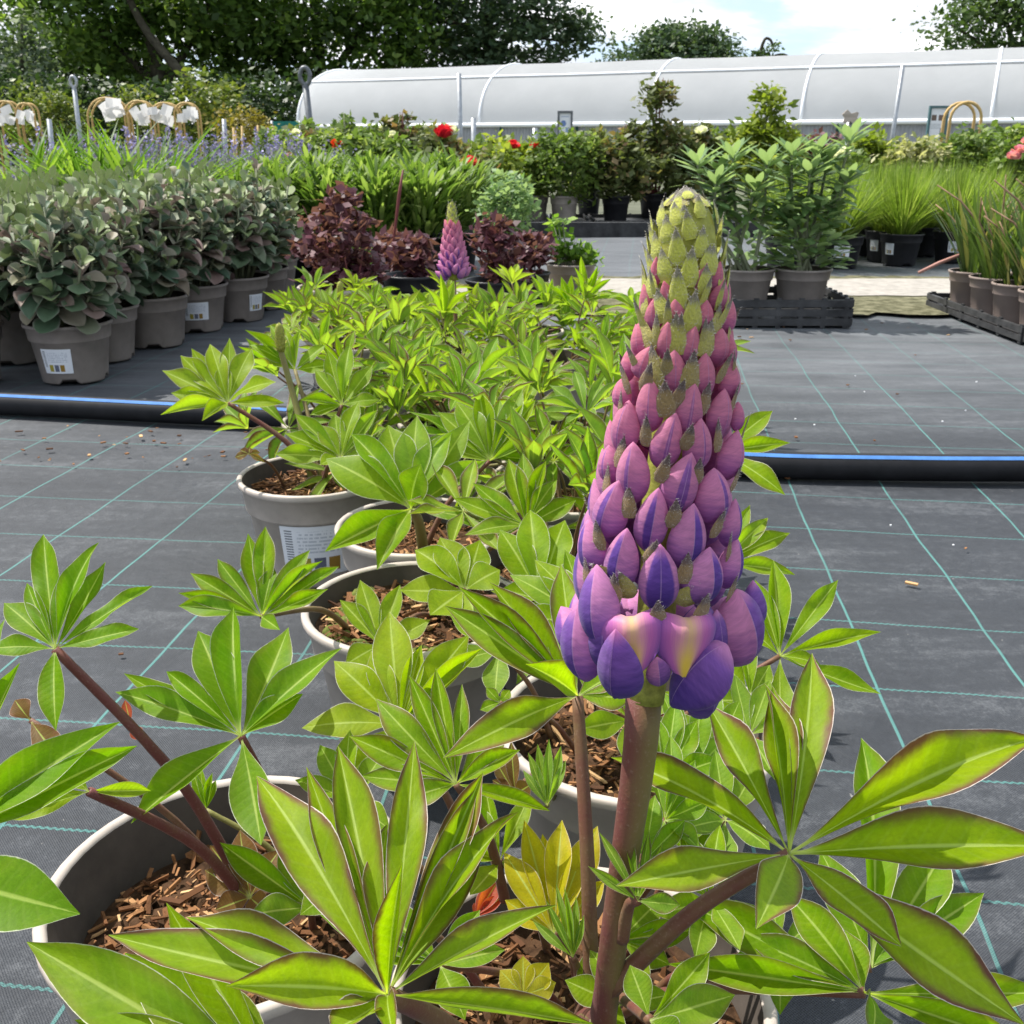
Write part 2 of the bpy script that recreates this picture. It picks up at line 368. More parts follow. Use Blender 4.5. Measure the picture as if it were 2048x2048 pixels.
def banner_mat():
    m, t, out = newmat('lupin_open_petal')
    uv = nd(t, 'ShaderNodeUVMap'); s = nd(t, 'ShaderNodeSeparateXYZ', {0: uv}); u, v = s.outputs[0], s.outputs[1]
    a = mth(t, 'ABSOLUTE', mth(t, 'MULTIPLY_ADD', u, 2, -1))
    vec = nd(t, 'ShaderNodeCombineXYZ', {0: mth(t, 'MULTIPLY', a, 26), 1: mth(t, 'MULTIPLY', v, 1.6), 2: mth(t, 'GREATER_THAN', u, 0.5)})
    nz = noise(t, vec, 1.4, 5, 0.6).outputs[0]
    f = mth(t, 'ADD', a, mth(t, 'MULTIPLY_ADD', nz, 0.3, -0.15))
    c = ramp(t, f, [(0.0, (0.66, 0.42, 0.22)), (0.2, (0.62, 0.27, 0.33)), (0.45, (0.46, 0.12, 0.36)), (0.95, (0.14, 0.06, 0.33))])
    yl = mth(t, 'MULTIPLY', sstep(t, v, 0.62, 0.15), sstep(t, a, 0.40, 0.05))
    c = mix(t, yl, c, (0.80, 0.56, 0.07))
    b = nd(t, 'ShaderNodeBsdfPrincipled', {'Base Color': c, 'Roughness': 0.5, 'Specular IOR Level': 0.25, 'Sheen Weight': 0.25})
    tr = nd(t, 'ShaderNodeBsdfTranslucent', {0: mix(t, 1, c, (1.4, 1.3, 1.5), 'MULTIPLY')})
    mx = nd(t, 'ShaderNodeMixShader', {0: 0.25, 1: b.outputs[0], 2: tr.outputs[0]})
    t.links.new(mx.outputs[0], out.inputs[0]); return m
M['banner'] = banner_mat()
def sepal_mat():
    """object colour R: 0 = fresh yellow green, 1 = brown"""
    m, t, out = newmat('lupin_sepal')
    uv = nd(t, 'ShaderNodeUVMap'); s = nd(t, 'ShaderNodeSeparateXYZ', {0: uv}); v = s.outputs[1]
    oi = nd(t, 'ShaderNodeObjectInfo'); oc = nd(t, 'ShaderNodeSeparateColor', {0: oi.outputs['Color']})
    tc = nd(t, 'ShaderNodeTexCoord'); nz = noise(t, tc.outputs['Object'], 9, 5, 0.7).outputs[0]
    low = mix(t, oc.outputs[0], (0.60, 0.62, 0.085), (0.30, 0.19, 0.08))
    tip = mix(t, oc.outputs[0], (0.24, 0.22, 0.14), (0.12, 0.075, 0.068))
    f = mth(t, 'ADD', v, mth(t, 'MULTIPLY_ADD', nz, 0.36, -0.18))
    c = mix(t, sstep(t, f, oc.outputs[1], mth(t, 'ADD', oc.outputs[1], 0.22)), low, tip)
    l = mth(t, 'MULTIPLY_ADD', nz, 0.9, 0.55)
    c = mix(t, 1, c, nd(t, 'ShaderNodeCombineColor', {0: l, 1: l, 2: l}).outputs[0], 'MULTIPLY')
    bp = nd(t, 'ShaderNodeBump', {'Strength': 0.6, 'Distance': 0.06, 'Height': nz})
    b = nd(t, 'ShaderNodeBsdfPrincipled', {'Base Color': c, 'Roughness': 0.7, 'Specular IOR Level': 0.15, 'Sheen Weight': 0.25, 'Normal': bp.outputs[0]})
    t.links.new(b.outputs[0], out.inputs[0]); return m
M['sepal'] = sepal_mat()
def sticker_mat():
    m, t, out = newmat('printed_pot_label')
    uv = nd(t, 'ShaderNodeUVMap'); s = nd(t, 'ShaderNodeSeparateXYZ', {0: uv}); u, v = s.outputs[0], s.outputs[1]
    def box(x0, x1, y0, y1):
        a = mth(t, 'MULTIPLY', mth(t, 'GREATER_THAN', u, x0), mth(t, 'LESS_THAN', u, x1))
        return mth(t, 'MULTIPLY', a, mth(t, 'MULTIPLY', mth(t, 'GREATER_THAN', v, y0), mth(t, 'LESS_THAN', v, y1)))
    c = (0.74, 0.76, 0.80, 1)
    vec = nd(t, 'ShaderNodeCombineXYZ', {0: mth(t, 'MULTIPLY', u, 30), 1: mth(t, 'MULTIPLY', mth(t, 'FLOOR', mth(t, 'MULTIPLY', v, 14)), 7.3), 2: 0})
    wd = mth(t, 'GREATER_THAN', noise(t, vec, 1.0, 2).outputs[0], 0.47)
    ln = mth(t, 'MULTIPLY', wd, mth(t, 'GREATER_THAN', mth(t, 'FRACT', mth(t, 'MULTIPLY', v, 14)), 0.5))
    tx = mth(t, 'MULTIPLY', mth(t, 'MULTIPLY', ln, box(0.2, 0.88, 0.44, 0.90)), 0.45)
    c = mix(t, tx, c, (0.18, 0.22, 0.30))
    bars = mth(t, 'GREATER_THAN', mth(t, 'SINE', mth(t, 'MULTIPLY', v, 120)), -0.1)
    c = mix(t, mth(t, 'MULTIPLY', mth(t, 'MULTIPLY', bars, box(0.05, 0.15, 0.25, 0.92)), 0.8), c, (0.06, 0.07, 0.09))
    c = mix(t, box(0.21, 0.36, 0.08, 0.36), c, (0.36, 0.30, 0.04))
    c = mix(t, box(0.40, 0.55, 0.08, 0.36), c, (0.13, 0.14, 0.19))
    c = mix(t, box(0.59, 0.74, 0.08, 0.36), c, (0.30, 0.18, 0.03))
    b = nd(t, 'ShaderNodeBsdfPrincipled', {'Base Color': c, 'Roughness': 0.35})
    t.links.new(b.outputs[0], out.inputs[0]); return m
M['sticker'] = sticker_mat()
# ================================================================== the setting
def sheet(pts, z, sub=None):
    return MB().add([(x, y, z) for x, y in pts], [list(range(len(pts)))])
def fabric_mat():
    m, t, out = newmat('woven_ground_cover')
    tc = nd(t, 'ShaderNodeTexCoord'); s = nd(t, 'ShaderNodeSeparateXYZ', {0: tc.outputs['Object']}); x, y = s.outputs[0], s.outputs[1]
    nl = noise(t, tc.outputs['Object'], 2.2, 3).outputs[0]
    wob = mth(t, 'MULTIPLY_ADD', nl, 0.022, -0.011)
    u = mth(t, 'ADD', mth(t, 'ADD', mth(t, 'MULTIPLY', x, 0.9925), mth(t, 'MULTIPLY', y, -0.1219)), wob)
    v = mth(t, 'ADD', mth(t, 'ADD', mth(t, 'MULTIPLY', x, 0.1219), mth(t, 'MULTIPLY', y, 0.9925)), wob)
    du = mth(t, 'ABSOLUTE', mth(t, 'SUBTRACT', mth(t, 'FRACT', mth(t, 'DIVIDE', mth(t, 'SUBTRACT', u, 0.1925), 0.16)), 0.5))
    dv0 = mth(t, 'SUBTRACT', mth(t, 'FRACT', mth(t, 'DIVIDE', mth(t, 'SUBTRACT', v, 1.5825), 0.165)), 0.5)
    dash = mth(t, 'MULTIPLY', mth(t, 'SINE', mth(t, 'MULTIPLY', x, 900)), 0.004)
    dv = mth(t, 'ABSOLUTE', mth(t, 'ADD', dv0, dash))
    lu = sstep(t, du, 0.0125, 0.0080); lv = mth(t, 'MULTIPLY', sstep(t, dv, 0.0105, 0.0065), mth(t, 'MULTIPLY_ADD', sstep(t, mth(t, 'ABSOLUTE', dv0), 0.001, 0.0035), 0.45, 0.55))
    wear = sstep(t, noise(t, tc.outputs['Object'], 3.1, 5, 0.6).outputs[0], 0.32, 0.62, 0.55, 1.0)
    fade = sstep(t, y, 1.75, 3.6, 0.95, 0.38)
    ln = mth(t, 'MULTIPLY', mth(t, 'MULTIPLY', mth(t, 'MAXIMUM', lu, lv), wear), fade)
    mp = nd(t, 'ShaderNodeMapping', {'Vector': tc.outputs['Object'], 'Rotation': (0, 0, 0.122), 'Scale': (0.45, 2.0, 1)})
    n1 = noise(t, mp, 5.0, 8, 0.7).outputs[0]; n2 = noise(t, tc.outputs['Object'], 55, 6, 0.75).outputs[0]
    n3 = noise(t, tc.outputs['Object'], 420, 3, 0.6).outputs[0]
    f = mth(t, 'ADD', mth(t, 'MULTIPLY', n1, 0.5), mth(t, 'ADD', mth(t, 'MULTIPLY', n2, 0.32), mth(t, 'MULTIPLY', n3, 0.25)))
    c = ramp(t, f, [(0.33, (0.014, 0.016, 0.020)), (0.55, (0.036, 0.040, 0.047)), (0.74, (0.125, 0.132, 0.142))])
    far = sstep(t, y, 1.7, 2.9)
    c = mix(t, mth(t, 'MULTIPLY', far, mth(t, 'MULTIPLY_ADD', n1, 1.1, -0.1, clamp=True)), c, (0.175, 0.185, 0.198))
    wx = mth(t, 'SINE', mth(t, 'MULTIPLY', u, 2600)); wy = mth(t, 'SINE', mth(t, 'MULTIPLY', v, 2600))
    c = mix(t, mth(t, 'MULTIPLY', ln, 0.85), c, (0.085, 0.245, 0.225))
    sp_ = sstep(t, noise(t, tc.outputs['Object'], 130, 2, 0.5).outputs[0], 0.74, 0.80, 0, 0.6)
    c = mix(t, sp_, c, (0.36, 0.34, 0.31))
    h = mth(t, 'ADD', mth(t, 'MULTIPLY', mth(t, 'MULTIPLY', wx, wy), 0.15), mth(t, 'ADD', mth(t, 'MULTIPLY_ADD', noise(t, tc.outputs['Object'], 4.5, 3, 0.5, 1.2).outputs[0], 7.0, n2), mth(t, 'MULTIPLY', ln, 0.5)))
    bp = nd(t, 'ShaderNodeBump', {'Strength': 0.6, 'Distance': 0.0035, 'Height': h})
    b = nd(t, 'ShaderNodeBsdfPrincipled', {'Base Color': c, 'Roughness': 0.58, 'Specular IOR Level': 0.3, 'Normal': bp.outputs[0]})
    t.links.new(b.outputs[0], out.inputs[0]); return m
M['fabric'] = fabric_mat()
M['earth'] = plain('far_earth', (0.10, 0.105, 0.075), 0.95, 0.1, 0.4, 0.8)
M['path'] = plain('pale_stone_path', (0.31, 0.288, 0.258), 0.9, 0.15, 0.22, 26, 0.6)
M['mossy'] = plain('mossy_grit', (0.075, 0.075, 0.03), 0.95, 0.1, 0.6, 24, 1.0, c2=(0.20, 0.19, 0.12))
gm = MB(); nx, ny = 90, 90
gx = np.linspace(-4.2, 5.5, nx); gy = np.linspace(-1.0, 9.0, ny)
V = [(x, y, 0.004 * math.sin(2.1 * x + 1.3 * y) * math.sin(1.7 * y - 0.6 * x) - 0.002) for y in gy for x in gx]
gm.add(V, [[j * nx + i, j * nx + i + 1, (j + 1) * nx + i + 1, (j + 1) * nx + i] for j in range(ny - 1) for i in range(nx - 1)])
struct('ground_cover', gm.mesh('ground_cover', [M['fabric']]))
struct('ground', sheet([(-300, -300), (300, -300), (300, 300), (-300, 300)], -0.03).mesh('ground', [M['earth']]))
def strip(name, x0, x1, ya, yb, z, mat, jag=0.03, n=120):
    m = MB(); V = []
    for i in range(n + 1):
        x = x0 + (x1 - x0) * i / n
        V += [(x, ya + R.uniform(-jag, jag), z), (x, yb + R.uniform(-jag, jag), z + 0.001)]
    m.add(V, [[2 * i, 2 * i + 2, 2 * i + 3, 2 * i + 1] for i in range(n)])
    struct(name, m.mesh(name, [mat]))
strip('mossy_verge', -0.3, 5.2, 3.52, 3.98, 0.008, M['mossy'], 0.045)
strip('path', -0.4, 5.4, 3.93, 4.45, 0.012, M['path'], 0.012)
strip('mossy_verge', -0.3, 5.2, 4.44, 4.56, 0.009, M['mossy'], 0.03)
# litter on the sheet
mb = MB()
for i in range(95):
    if i < 45: x, y = R.uniform(-1.0, -.35), R.uniform(1.75, 2.05) 
    elif i < 62: x, y = R.uniform(-0.9, 1.0), R.uniform(.7, 1.8)
    else: x, y = R.uniform(.5, 1.9), R.uniform(1.9, 3.6)
    s = R.uniform(.002, .006)
    mb.box((x, y, .004 + s * .2), (s * R.uniform(1, 3), s, s * .4), 0, R.uniform(0, 3), None)
mb.r = [np.full(len(v), R.random()) for v in mb.v]
struct('bark_litter', mb.mesh('bark_litter', [M['chip']], False), 'stuff')
mb = MB()
for (px, py) in [(1710, 758), (1590, 845), (1628, 857), (1884, 850), (1905, 1100), (1728, 790), (1930, 828), (1952, 770), (1960, 600), (1780, 1060)]:
    p = G(px, py); s = R.uniform(.002, .0035); mb.box(p + [0, 0, .008], (s, s, s * .7), 0, R.uniform(0, 3))
struct('white_grit', mb.mesh('white_grit', [M['white']], False), 'stuff')

# black water pipe with a blue stripe
M['blue'] = plain('pale_blue_stripe', (0.065, 0.175, 0.42), 0.7, 0.15, 0.2, 30)
ctrl = [(-1.75, 2.27), (-1.11, 2.16), (-.75, 2.09), (-.446, 2.03), (-.1, 1.90), (.15, 1.79), (.416, 1.715), (.65, 1.695), (.896, 1.69), (1.6, 1.70)]
def smooth_path(c, n=8):
    c = [np.array(p, float) for p in c]; out = []
    for i in range(len(c) - 1):
        p0, p1, p2, p3 = c[max(i - 1, 0)], c[i], c[i + 1], c[min(i + 2, len(c) - 1)]
        for k in range(n):
            q = k / n; out.append(.5 * (2 * p1 + (p2 - p0) * q + (2 * p0 - 5 * p1 + 4 * p2 - p3) * q * q + (3 * p1 - p0 - 3 * p2 + p3) * q ** 3))
    return out + [c[-1]]
pp = [np.array([p[0], p[1], .023]) for p in smooth_path(ctrl)]
wp = solid('water_pipe', MB().tube(pp, .024, 20).mesh('water_pipe', [plain('pipe_plastic', (0.012, 0.012, 0.014), 0.55, 0.22, 0.4, 20)]), 'black water pipe with a blue stripe lying across the ground sheet', 'pipe')
sm = MB(); V = []
for i, p in enumerate(pp):
    d = unit(pp[min(i + 1, len(pp) - 1)] - pp[max(i - 1, 0)]); s = unit(np.cross(d, [0, 0, 1]))
    for q in (0.55, 0.72, 0.9): V.append(p + .0246 * (s * math.sin(1.15 - q + .1) + np.array([0, 0, 1]) * math.cos(1.15 - q + .1)))
sm.add(V, [[3 * i + k, 3 * i + k + 1, 3 * i + k + 4, 3 * i + k + 3] for i in range(len(pp) - 1) for k in (0, 1)])
part('stripe', sm.mesh('stripe', [M['blue']]), wp)

# ================================================================== polytunnel
def film_mat():
    m, t, out = newmat('translucent_polythene')
    tc = nd(t, 'ShaderNodeTexCoord'); nz = noise(t, tc.outputs['Object'], 1.4, 6, 0.6).outputs[0]; nf = noise(t, tc.outputs['Object'], 14, 4, 0.6).outputs[0]
    c = mix(t, nz, (0.54, 0.555, 0.57), (0.70, 0.71, 0.73))
    bp = nd(t, 'ShaderNodeBump', {'Strength': 0.12, 'Distance': 0.03, 'Height': nf})
    b = nd(t, 'ShaderNodeBsdfPrincipled', {'Base Color': c, 'Roughness': 0.9, 'Specular IOR Level': 0.12, 'Normal': bp.outputs[0]})
    tr = nd(t, 'ShaderNodeBsdfTranslucent', {0: mix(t, nz, (0.64, 0.66, 0.69), (0.76, 0.78, 0.81))})
    mx = nd(t, 'ShaderNodeMixShader', {0: 0.62, 1: b.outputs[0], 2: tr.outputs[0]})
    t.links.new(mx.outputs[0], out.inputs[0]); return m
M['film'] = film_mat()
M['tape'] = plain('white_tape', (0.85, 0.87, 0.9), 0.4)
M['skirt'] = plain('grey_corrugated_skirt', (0.34, 0.35, 0.37), 0.6, 0.3, 0.15, 5)
M['net'] = plain('dark_green_netting', (0.010, 0.050, 0.042), 0.8, 0.2, 0.3, 8)
M['teal'] = plain('teal_windbreak', (0.02, 0.17, 0.14), 0.7, 0.2, 0.2, 10)
LE = np.array([-5.75, 29.2]); AX = unit([math.cos(math.radians(-24)), math.sin(math.radians(-24))]); CR = np.array([-AX[1], AX[0]])
TL = 22.0; TWH = 2.5; Z0 = 1.02; ZR = 2.56
tun = thing('polytunnel', 'long white polythene growing tunnel with taped hoops behind the plants', 'polytunnel', (LE[0], LE[1], 0))
def arc(q, s=0.0):   # q 0 near foot .. pi far foot
    x = TWH * (1 - math.cos(q)); z = Z0 + (ZR - Z0) * max(0, math.sin(q)) ** 0.95
    return x, z
HOOPS = [0.0, 5.4, 9.75, 13.2, 17.0, 20.8]
def tunpt(s, q, off=0.0):
    x, z = arc(q); e = (1 + off)
    # the film sags a little between hoops
    g = min(abs(s - h) for h in HOOPS); k = 1 - 0.01 * min(g / 2.2, 1) * math.sin(q) + off
    z = Z0 + (z - Z0) * k
    xx = TWH - (TWH - x) * (1 + off)
    p = LE + AX * s + CR * xx
    return (p[0], p[1], z)
ns, nq = 66, 26
mb = MB(); V = [tunpt(TL * i / ns, math.pi * j / nq) for i in range(ns + 1) for j in range(nq + 1)]
mb.add(V, [[i * (nq + 1) + j, (i + 1) * (nq + 1) + j, (i + 1) * (nq + 1) + j + 1, i * (nq + 1) + j + 1] for i in range(ns) for j in range(nq)])
for e in (0, ns):
    base = e * (nq + 1); mb.f.append([base + j for j in range(nq + 1)]); mb.m.append(0)
part('film', mb.mesh('film', [M['film']]), tun, Matrix())
for s in HOOPS:
    part('hoop', MB().tube([tunpt(s, math.pi * j / 24, 0.002) for j in range(25)], .032, 6).mesh('hoop', [M['tape']]), tun, Matrix())
part('batten', MB().tube([tunpt(TL * i / 60, 0.82, 0.012) for i in range(61)], .028, 6).mesh('batten', [M['tape']]), tun, Matrix(), label='white strip running along the upper side')
part('base_rail', MB().tube([tunpt(TL * i / 30, 0.0, 0.01) for i in range(31)], .055, 6).mesh('base_rail', [M['tape']]), tun, Matrix())
mb = MB(); V = []; n = 520
for i in range(n + 1):
    p = LE + AX * (TL * i / n) + CR * (0.03 + .03 * (i % 2)); V += [(p[0], p[1], .55), (p[0], p[1], 1.0)]
mb.add(V, [[2 * i, 2 * i + 2, 2 * i + 3, 2 * i + 1] for i in range(n)])
part('side_skirt', mb.mesh('side_skirt', [M['skirt']], False), tun, Matrix())
mb = MB(); a = LE + CR * .02; b = LE + AX * TL + CR * .02
mb.add([(a[0], a[1], 0), (b[0], b[1], 0), (b[0], b[1], .55), (a[0], a[1], .55)], [[0, 1, 2, 3]])
for s in range(0, 22, 2):
    p = LE + AX * s - CR * .03; mb.tube([(p[0], p[1], 0), (p[0], p[1], 1.02)], .03, 6)
part('side_net', mb.mesh('side_net', [M['net']], False), tun, Matrix())

# ================================================================== trees
def clump_crown(blobs, clumps, per, csize, leaf, drop=0.0, flat=0.6):
    Ps = []
    vol = np.array([b[3] * b[4] * b[5] for b in blobs]) ** .66; cnt = np.maximum(1, (clumps * vol / vol.sum()).astype(int))
    for b, k in zip(blobs, cnt):
        d = rdir(k); r = rng.uniform(.5, 1.0, k) ** .6
        c = np.array(b[:3]) + d * r[:, None] * np.array(b[3:6])
        cs = csize * rng.uniform(.6, 1.35, k)
        p = c[:, None, :] + rng.normal(size=(k, per, 3)) * (cs[:, None, None] * np.array([.5, .5, .5 * flat]))
        Ps.append(np.concatenate([p, np.broadcast_to(rng.random(k)[:, None, None], (k, per, 1))], 2).reshape(-1, 4))
    Pn = np.vstack(Ps); cr = Pn[:, 3]; Pn = Pn[:, :3]
    D = rdir(len(Pn)); D[:, 2] = D[:, 2] * .6 - drop
    N = rdir(len(Pn)) * .7 + np.array([0, -.1, .8])
    L = leaf * rng.uniform(.6, 1.4, len(Pn))
    return blades(Pn, D, N, L, L * rng.uniform(.5, .8, len(Pn)), DIAM, 0.1, np.clip(cr * .6 + rng.random(len(Pn)) * .4, 0, 1))
M['tree_a'] = foliage('broadleaf_dark', (0.038, 0.074, 0.016), (0.088, 0.155, 0.030), (0.20, 0.28, 0.06), 0.42)
M['tree_b'] = foliage('broadleaf_mid', (0.030, 0.060, 0.020), (0.065, 0.11, 0.032), (0.12, 0.17, 0.05), 0.32)
M['tree_grey'] = foliage('grey_green_tree', (0.050, 0.075, 0.040), (0.090, 0.125, 0.072), (0.15, 0.19, 0.12), 0.25)
M['cedar'] = foliage('cedar_needles', (0.032, 0.060, 0.030), (0.068, 0.110, 0.052), (0.125, 0.17, 0.075), 0.25)
M['gold_shrub'] = foliage('golden_shrub', (0.07, 0.105, 0.02), (0.145, 0.185, 0.03), (0.27, 0.26, 0.055), 0.3)
M['orange_shrub'] = foliage('orange_shrub', (0.12, 0.10, 0.02), (0.22, 0.18, 0.03), (0.33, 0.26, 0.06), 0.3)
M['hedge'] = foliage('dark_hedge', (0.016, 0.034, 0.012), (0.036, 0.066, 0.020), (0.08, 0.12, 0.03), 0.3)
def tree(name, label, cat, base, blobs, mat, clumps, per, csize, leaf, limbs, drop=0.0, flat=.6):
    o = thing(name, label, cat, base)
    mb = MB()
    for pts, r0, r1 in limbs:
        n = 7; pts = smooth_path(pts, 4)
        mb.tube([np.array(base) + p for p in pts], [r0 + (r1 - r0) * i / (len(pts) - 1) for i in range(len(pts))], 8)
    part('trunk', mb.mesh('trunk', [M['bark']]), o, Matrix())
    bl = [(b[0] + base[0], b[1] + base[1], b[2] + base[2], b[3], b[4], b[5]) for b in blobs]
    part('crown', blade_mesh('crown', mat, clump_crown(bl, clumps, per, csize, leaf, drop, flat)), o, Matrix(), 'stuff')
    return o
def bx(px, Y): p = A(px, 290, Y); return (p[0], Y, 0)
tree('broadleaf_tree', 'tall dark broadleaf tree with a leaning ivy-clad limb above the hooped canes', 'tree', bx(330, 42),
     [(0, 0, 7.6, 4.6, 3.5, 3.6), (-2.6, 0, 5.2, 2.6, 2.4, 2.0), (2.5, .3, 5.6, 2.6, 2.4, 2.2), (-3.4, .5, 7.0, 2.0, 2, 1.6), (0.4, 1, 4.0, 3.4, 2, 1.7), (3.6, 0, 8.2, 2.2, 2, 2.2)], M['tree_a'], 640, 28, 1.0, .30,
     [([(0, 0, 0), (.1, 0, 2.5), (-.2, 0, 5), (0, 0, 8)], .38, .12), ([(2.6, -2.6, 0), (2.5, -2.5, 1.6), (1.6, -2.4, 3.0), (.3, -2, 4.6), (-.6, -1.6, 6.6)], .26, .10), ([(0, 0, 2.4), (1.5, .2, 4.5), (3, 0, 7)], .2, .06), ([(-.1, 0, 2.8), (-2, .2, 4.6), (-3.2, 0, 6.5)], .18, .05)])
tree('broadleaf_tree', 'largest dark broadleaf tree overhanging the left end of the polytunnel', 'tree', bx(640, 46),
     [(0, 0, 8.0, 5.2, 3.8, 4.4), (-2.8, -.5, 4.6, 2.6, 2.2, 1.9), (1.6, -.5, 4.4, 3.4, 2.4, 2.2), (-.5, 0, 2.6, 4.2, 2, 1.6), (3.4, 0, 6.2, 2.6, 2.2, 2.4)], M['tree_a'], 680, 28, 1.1, .30,
     [([(0, 0, 0), (.2, 0, 3), (0, 0, 9)], .45, .12), ([(0, 0, 2), (-1.8, 0, 4.2), (-3, 0, 6.4)], .2, .06), ([(.1, 0, 2.6), (2, 0, 5), (3.4, 0, 7)], .2, .06)])
tree('cedar_tree', 'dark cedar with layered spreading branches behind the tunnel roof', 'tree', bx(975, 48),
     [(-.3, 0, 6.6, 4.3, 3, .8), (.2, 0, 5.6, 4.2, 3.0, .75), (.9, 0, 4.7, 4.3, 3.0, .6), (.6, 0, 3.7, 3.9, 2.6, .7), (.2, 0, 2.7, 3.6, 2.4, .7), (.0, 0, 1.6, 3.5, 2, .8), (0, 0, 7.8, 3.2, 3, .9), (-.8, 0, 9, 2, 2, .9), (2.9, 0, 5.35, 2.1, 1.5, .28), (-1.6, 0, 4.6, 2.6, 2, 1.8)], M['cedar'], 600, 28, .8, .26,
     [([(0, 0, 0), (.1, 0, 4), (0, 0, 9)], .45, .1)] + [([(0, 0, z), (1.6 * s, 0, z + .5), (3.6 * s, 0, z + .3)], .12, .03) for z, s in ((3.2, 1), (4.4, 1), (5, -1), (6, 1), (5.2, 1))], 0.15, .35)
tree('round_tree', 'round-topped dark tree alone above the middle of the tunnel', 'tree', bx(1345, 62),
     [(0, 0, 4.4, 4.0, 3, 2.4), (-2.4, 0, 3.2, 2.2, 2, 1.7), (2.0, 0, 3.4, 2.4, 2, 1.9), (.2, 0, 5.6, 2.2, 2, 1.3)], M['cedar'], 760, 26, .8, .26,
     [([(0, 0, 0), (.1, 0, 3), (0, 0, 6)], .35, .08)])
tree('weeping_conifer', 'wispy conifer with arching branch tips right of the round tree', 'tree', bx(1560, 52),
     [(-1.4, 0, 3.1, 1.0, .8, .9), (-.2, 0, 2.9, .7, .6, .6), (.5, 0, 2.7, .8, .6, .7), (1.3, 0, 2.4, .6, .5, .5), (-.9, 0, 4.95, .35, .3, .25), (-1.25, 0, 4.3, .5, .4, .6), (0, 0, 4.3, .4, .3, .25), (.55, 0, 3.95, .3, .3, .25), (1.9, 0, 3.3, .4, .3, .22), (-.4, 0, 3.6, 1, .5, .45), (1, 0, 3.2, .8, .4, .4)], M['tree_b'], 170, 24, .3, .16,
     [([(-1.4, 0, 0), (-1.5, 0, 3), (-1.2, 0, 5.0), (-.9, 0, 5.2), (-.7, 0, 4.9)], .1, .05), ([(-1.4, 0, 2.5), (-.9, 0, 4.2), (-.2, 0, 4.55), (.3, 0, 4.2)], .09, .05), ([(.2, 0, 0), (.3, 0, 2.8), (.55, 0, 4.2), (.6, 0, 3.9)], .08, .05), ([(1, 0, 0), (1.2, 0, 2.5), (1.8, 0, 3.4), (2.2, 0, 3.2)], .07, .04), ([(-.2, 0, 0), (-.2, 0, 3.4), (.1, 0, 3.9), (.3, 0, 3.7)], .07, .05)], 0.5)
tree('airy_tree', 'airy tree with open edges above the right end of the tunnel', 'tree', bx(2010, 40),
     [(0, 0, 4.7, 3.0, 2.4, 1.6), (-1.6, 0, 4.2, 1.7, 1.5, 1.0), (.8, 0, 6.0, 2.6, 2.4, 1.6), (-1.0, 0, 5.6, 1.4, 1.2, 1.0)], M['tree_b'], 330, 24, .8, .2,
     [([(.4, 0, 0), (.3, 0, 2.4), (0, 0, 5)], .25, .07), ([(.3, 0, 2.2), (-1.2, 0, 3.8), (-2.6, 0, 4.6)], .12, .03), ([(.3, 0, 2.8), (1.2, 0, 4.4), (2, 0, 6)], .12, .03), ([(.2, 0, 3.2), (-.8, 0, 5), (-1.4, 0, 6.2)], .1, .03)])
tree('grey_green_tree', 'grey green tree at the far left against the sky', 'tree', bx(55, 36),
     [(0, 0, 2.2, 1.5, 1.4, 1.2), (.3, 0, 3.1, .9, .9, .9), (.5, 0, 3.9, .45, .4, .55), (-1.2, 0, 1.6, 1.4, 1, 1.2), (1.3, 0, 1.7, 1.2, 1, 1.3)], M['tree_grey'], 210, 24, .55, .17,
     [([(0, 0, 0), (.1, 0, 2), (.4, 0, 4.2)], .14, .04)])
def bush(name, label, cat, px, Y, blobs, mat, clumps, per, cs, leaf, group=None):
    b = bx(px, Y); o = thing(name, label, cat, b, group)
    bl = [(q[0] + b[0], q[1] + b[1], q[2], q[3], q[4], q[5]) for q in blobs]
    mb = MB()
    for q in bl:
        for k in range(3): mb.tube([(b[0] + R.uniform(-.05, .05), b[1], 0), (q[0], q[1], q[2] * .6), (q[0] + R.uniform(-.5, .5) * q[3], q[1], q[2] + q[5] * .6)], [.02, .014, .006], 5)
    part('stem', mb.mesh('stem', [M['bark']]), o, Matrix())
    part('foliage', blade_mesh('foliage', mat, clump_crown(bl, clumps, per, cs, leaf)), o, Matrix(), 'stuff')
    return o
tree('broadleaf_tree', 'low spreading mid green tree behind the leftmost shrubs', 'tree', bx(150, 46), [(0, 0, 2.8, 3.4, 2, 2.2), (-2.2, 0, 2.2, 2, 2, 1.7), (2, 0, 3.6, 2.2, 2, 2), (-.8, 0, 4.6, 1.8, 1.5, 1.3)], M['tree_b'], 420, 26, .8, .26, [([(0, 0, 0), (.1, 0, 2), (0, 0, 4)], .25, .08)])
bush('hedge', 'tall dark hedge under the trees at the left', 'hedge', 250, 33, [(x, 0, 1.2, 1.2, .8, 1.4) for x in np.arange(-6, 7, 1.1)], M['hedge'], 420, 24, .6, .2)
bush('hedge', 'dark hedge behind the left end of the tunnel', 'hedge', 700, 38, [(x, 0, 1.3, 1.3, .8, 1.4) for x in np.arange(-5, 6, 1.2)], M['hedge'], 300, 24, .6, .22)
bush('shrub', 'yellow green rounded shrub below the grey green tree', 'shrub', 85, 26, [(0, 0, 1.0, .9, .7, .95), (.5, 0, .9, .7, .6, .7)], M['gold_shrub'], 130, 24, .25, .11)
bush('shrub', 'golden shrub leaning against the ivy-clad limb', 'shrub', 415, 22, [(0, 0, 1.2, .75, .6, .85), (.4, 0, .9, .6, .5, .7), (-.4, 0, .9, .5, .5, .6)], M['gold_shrub'], 110, 24, .25, .11)
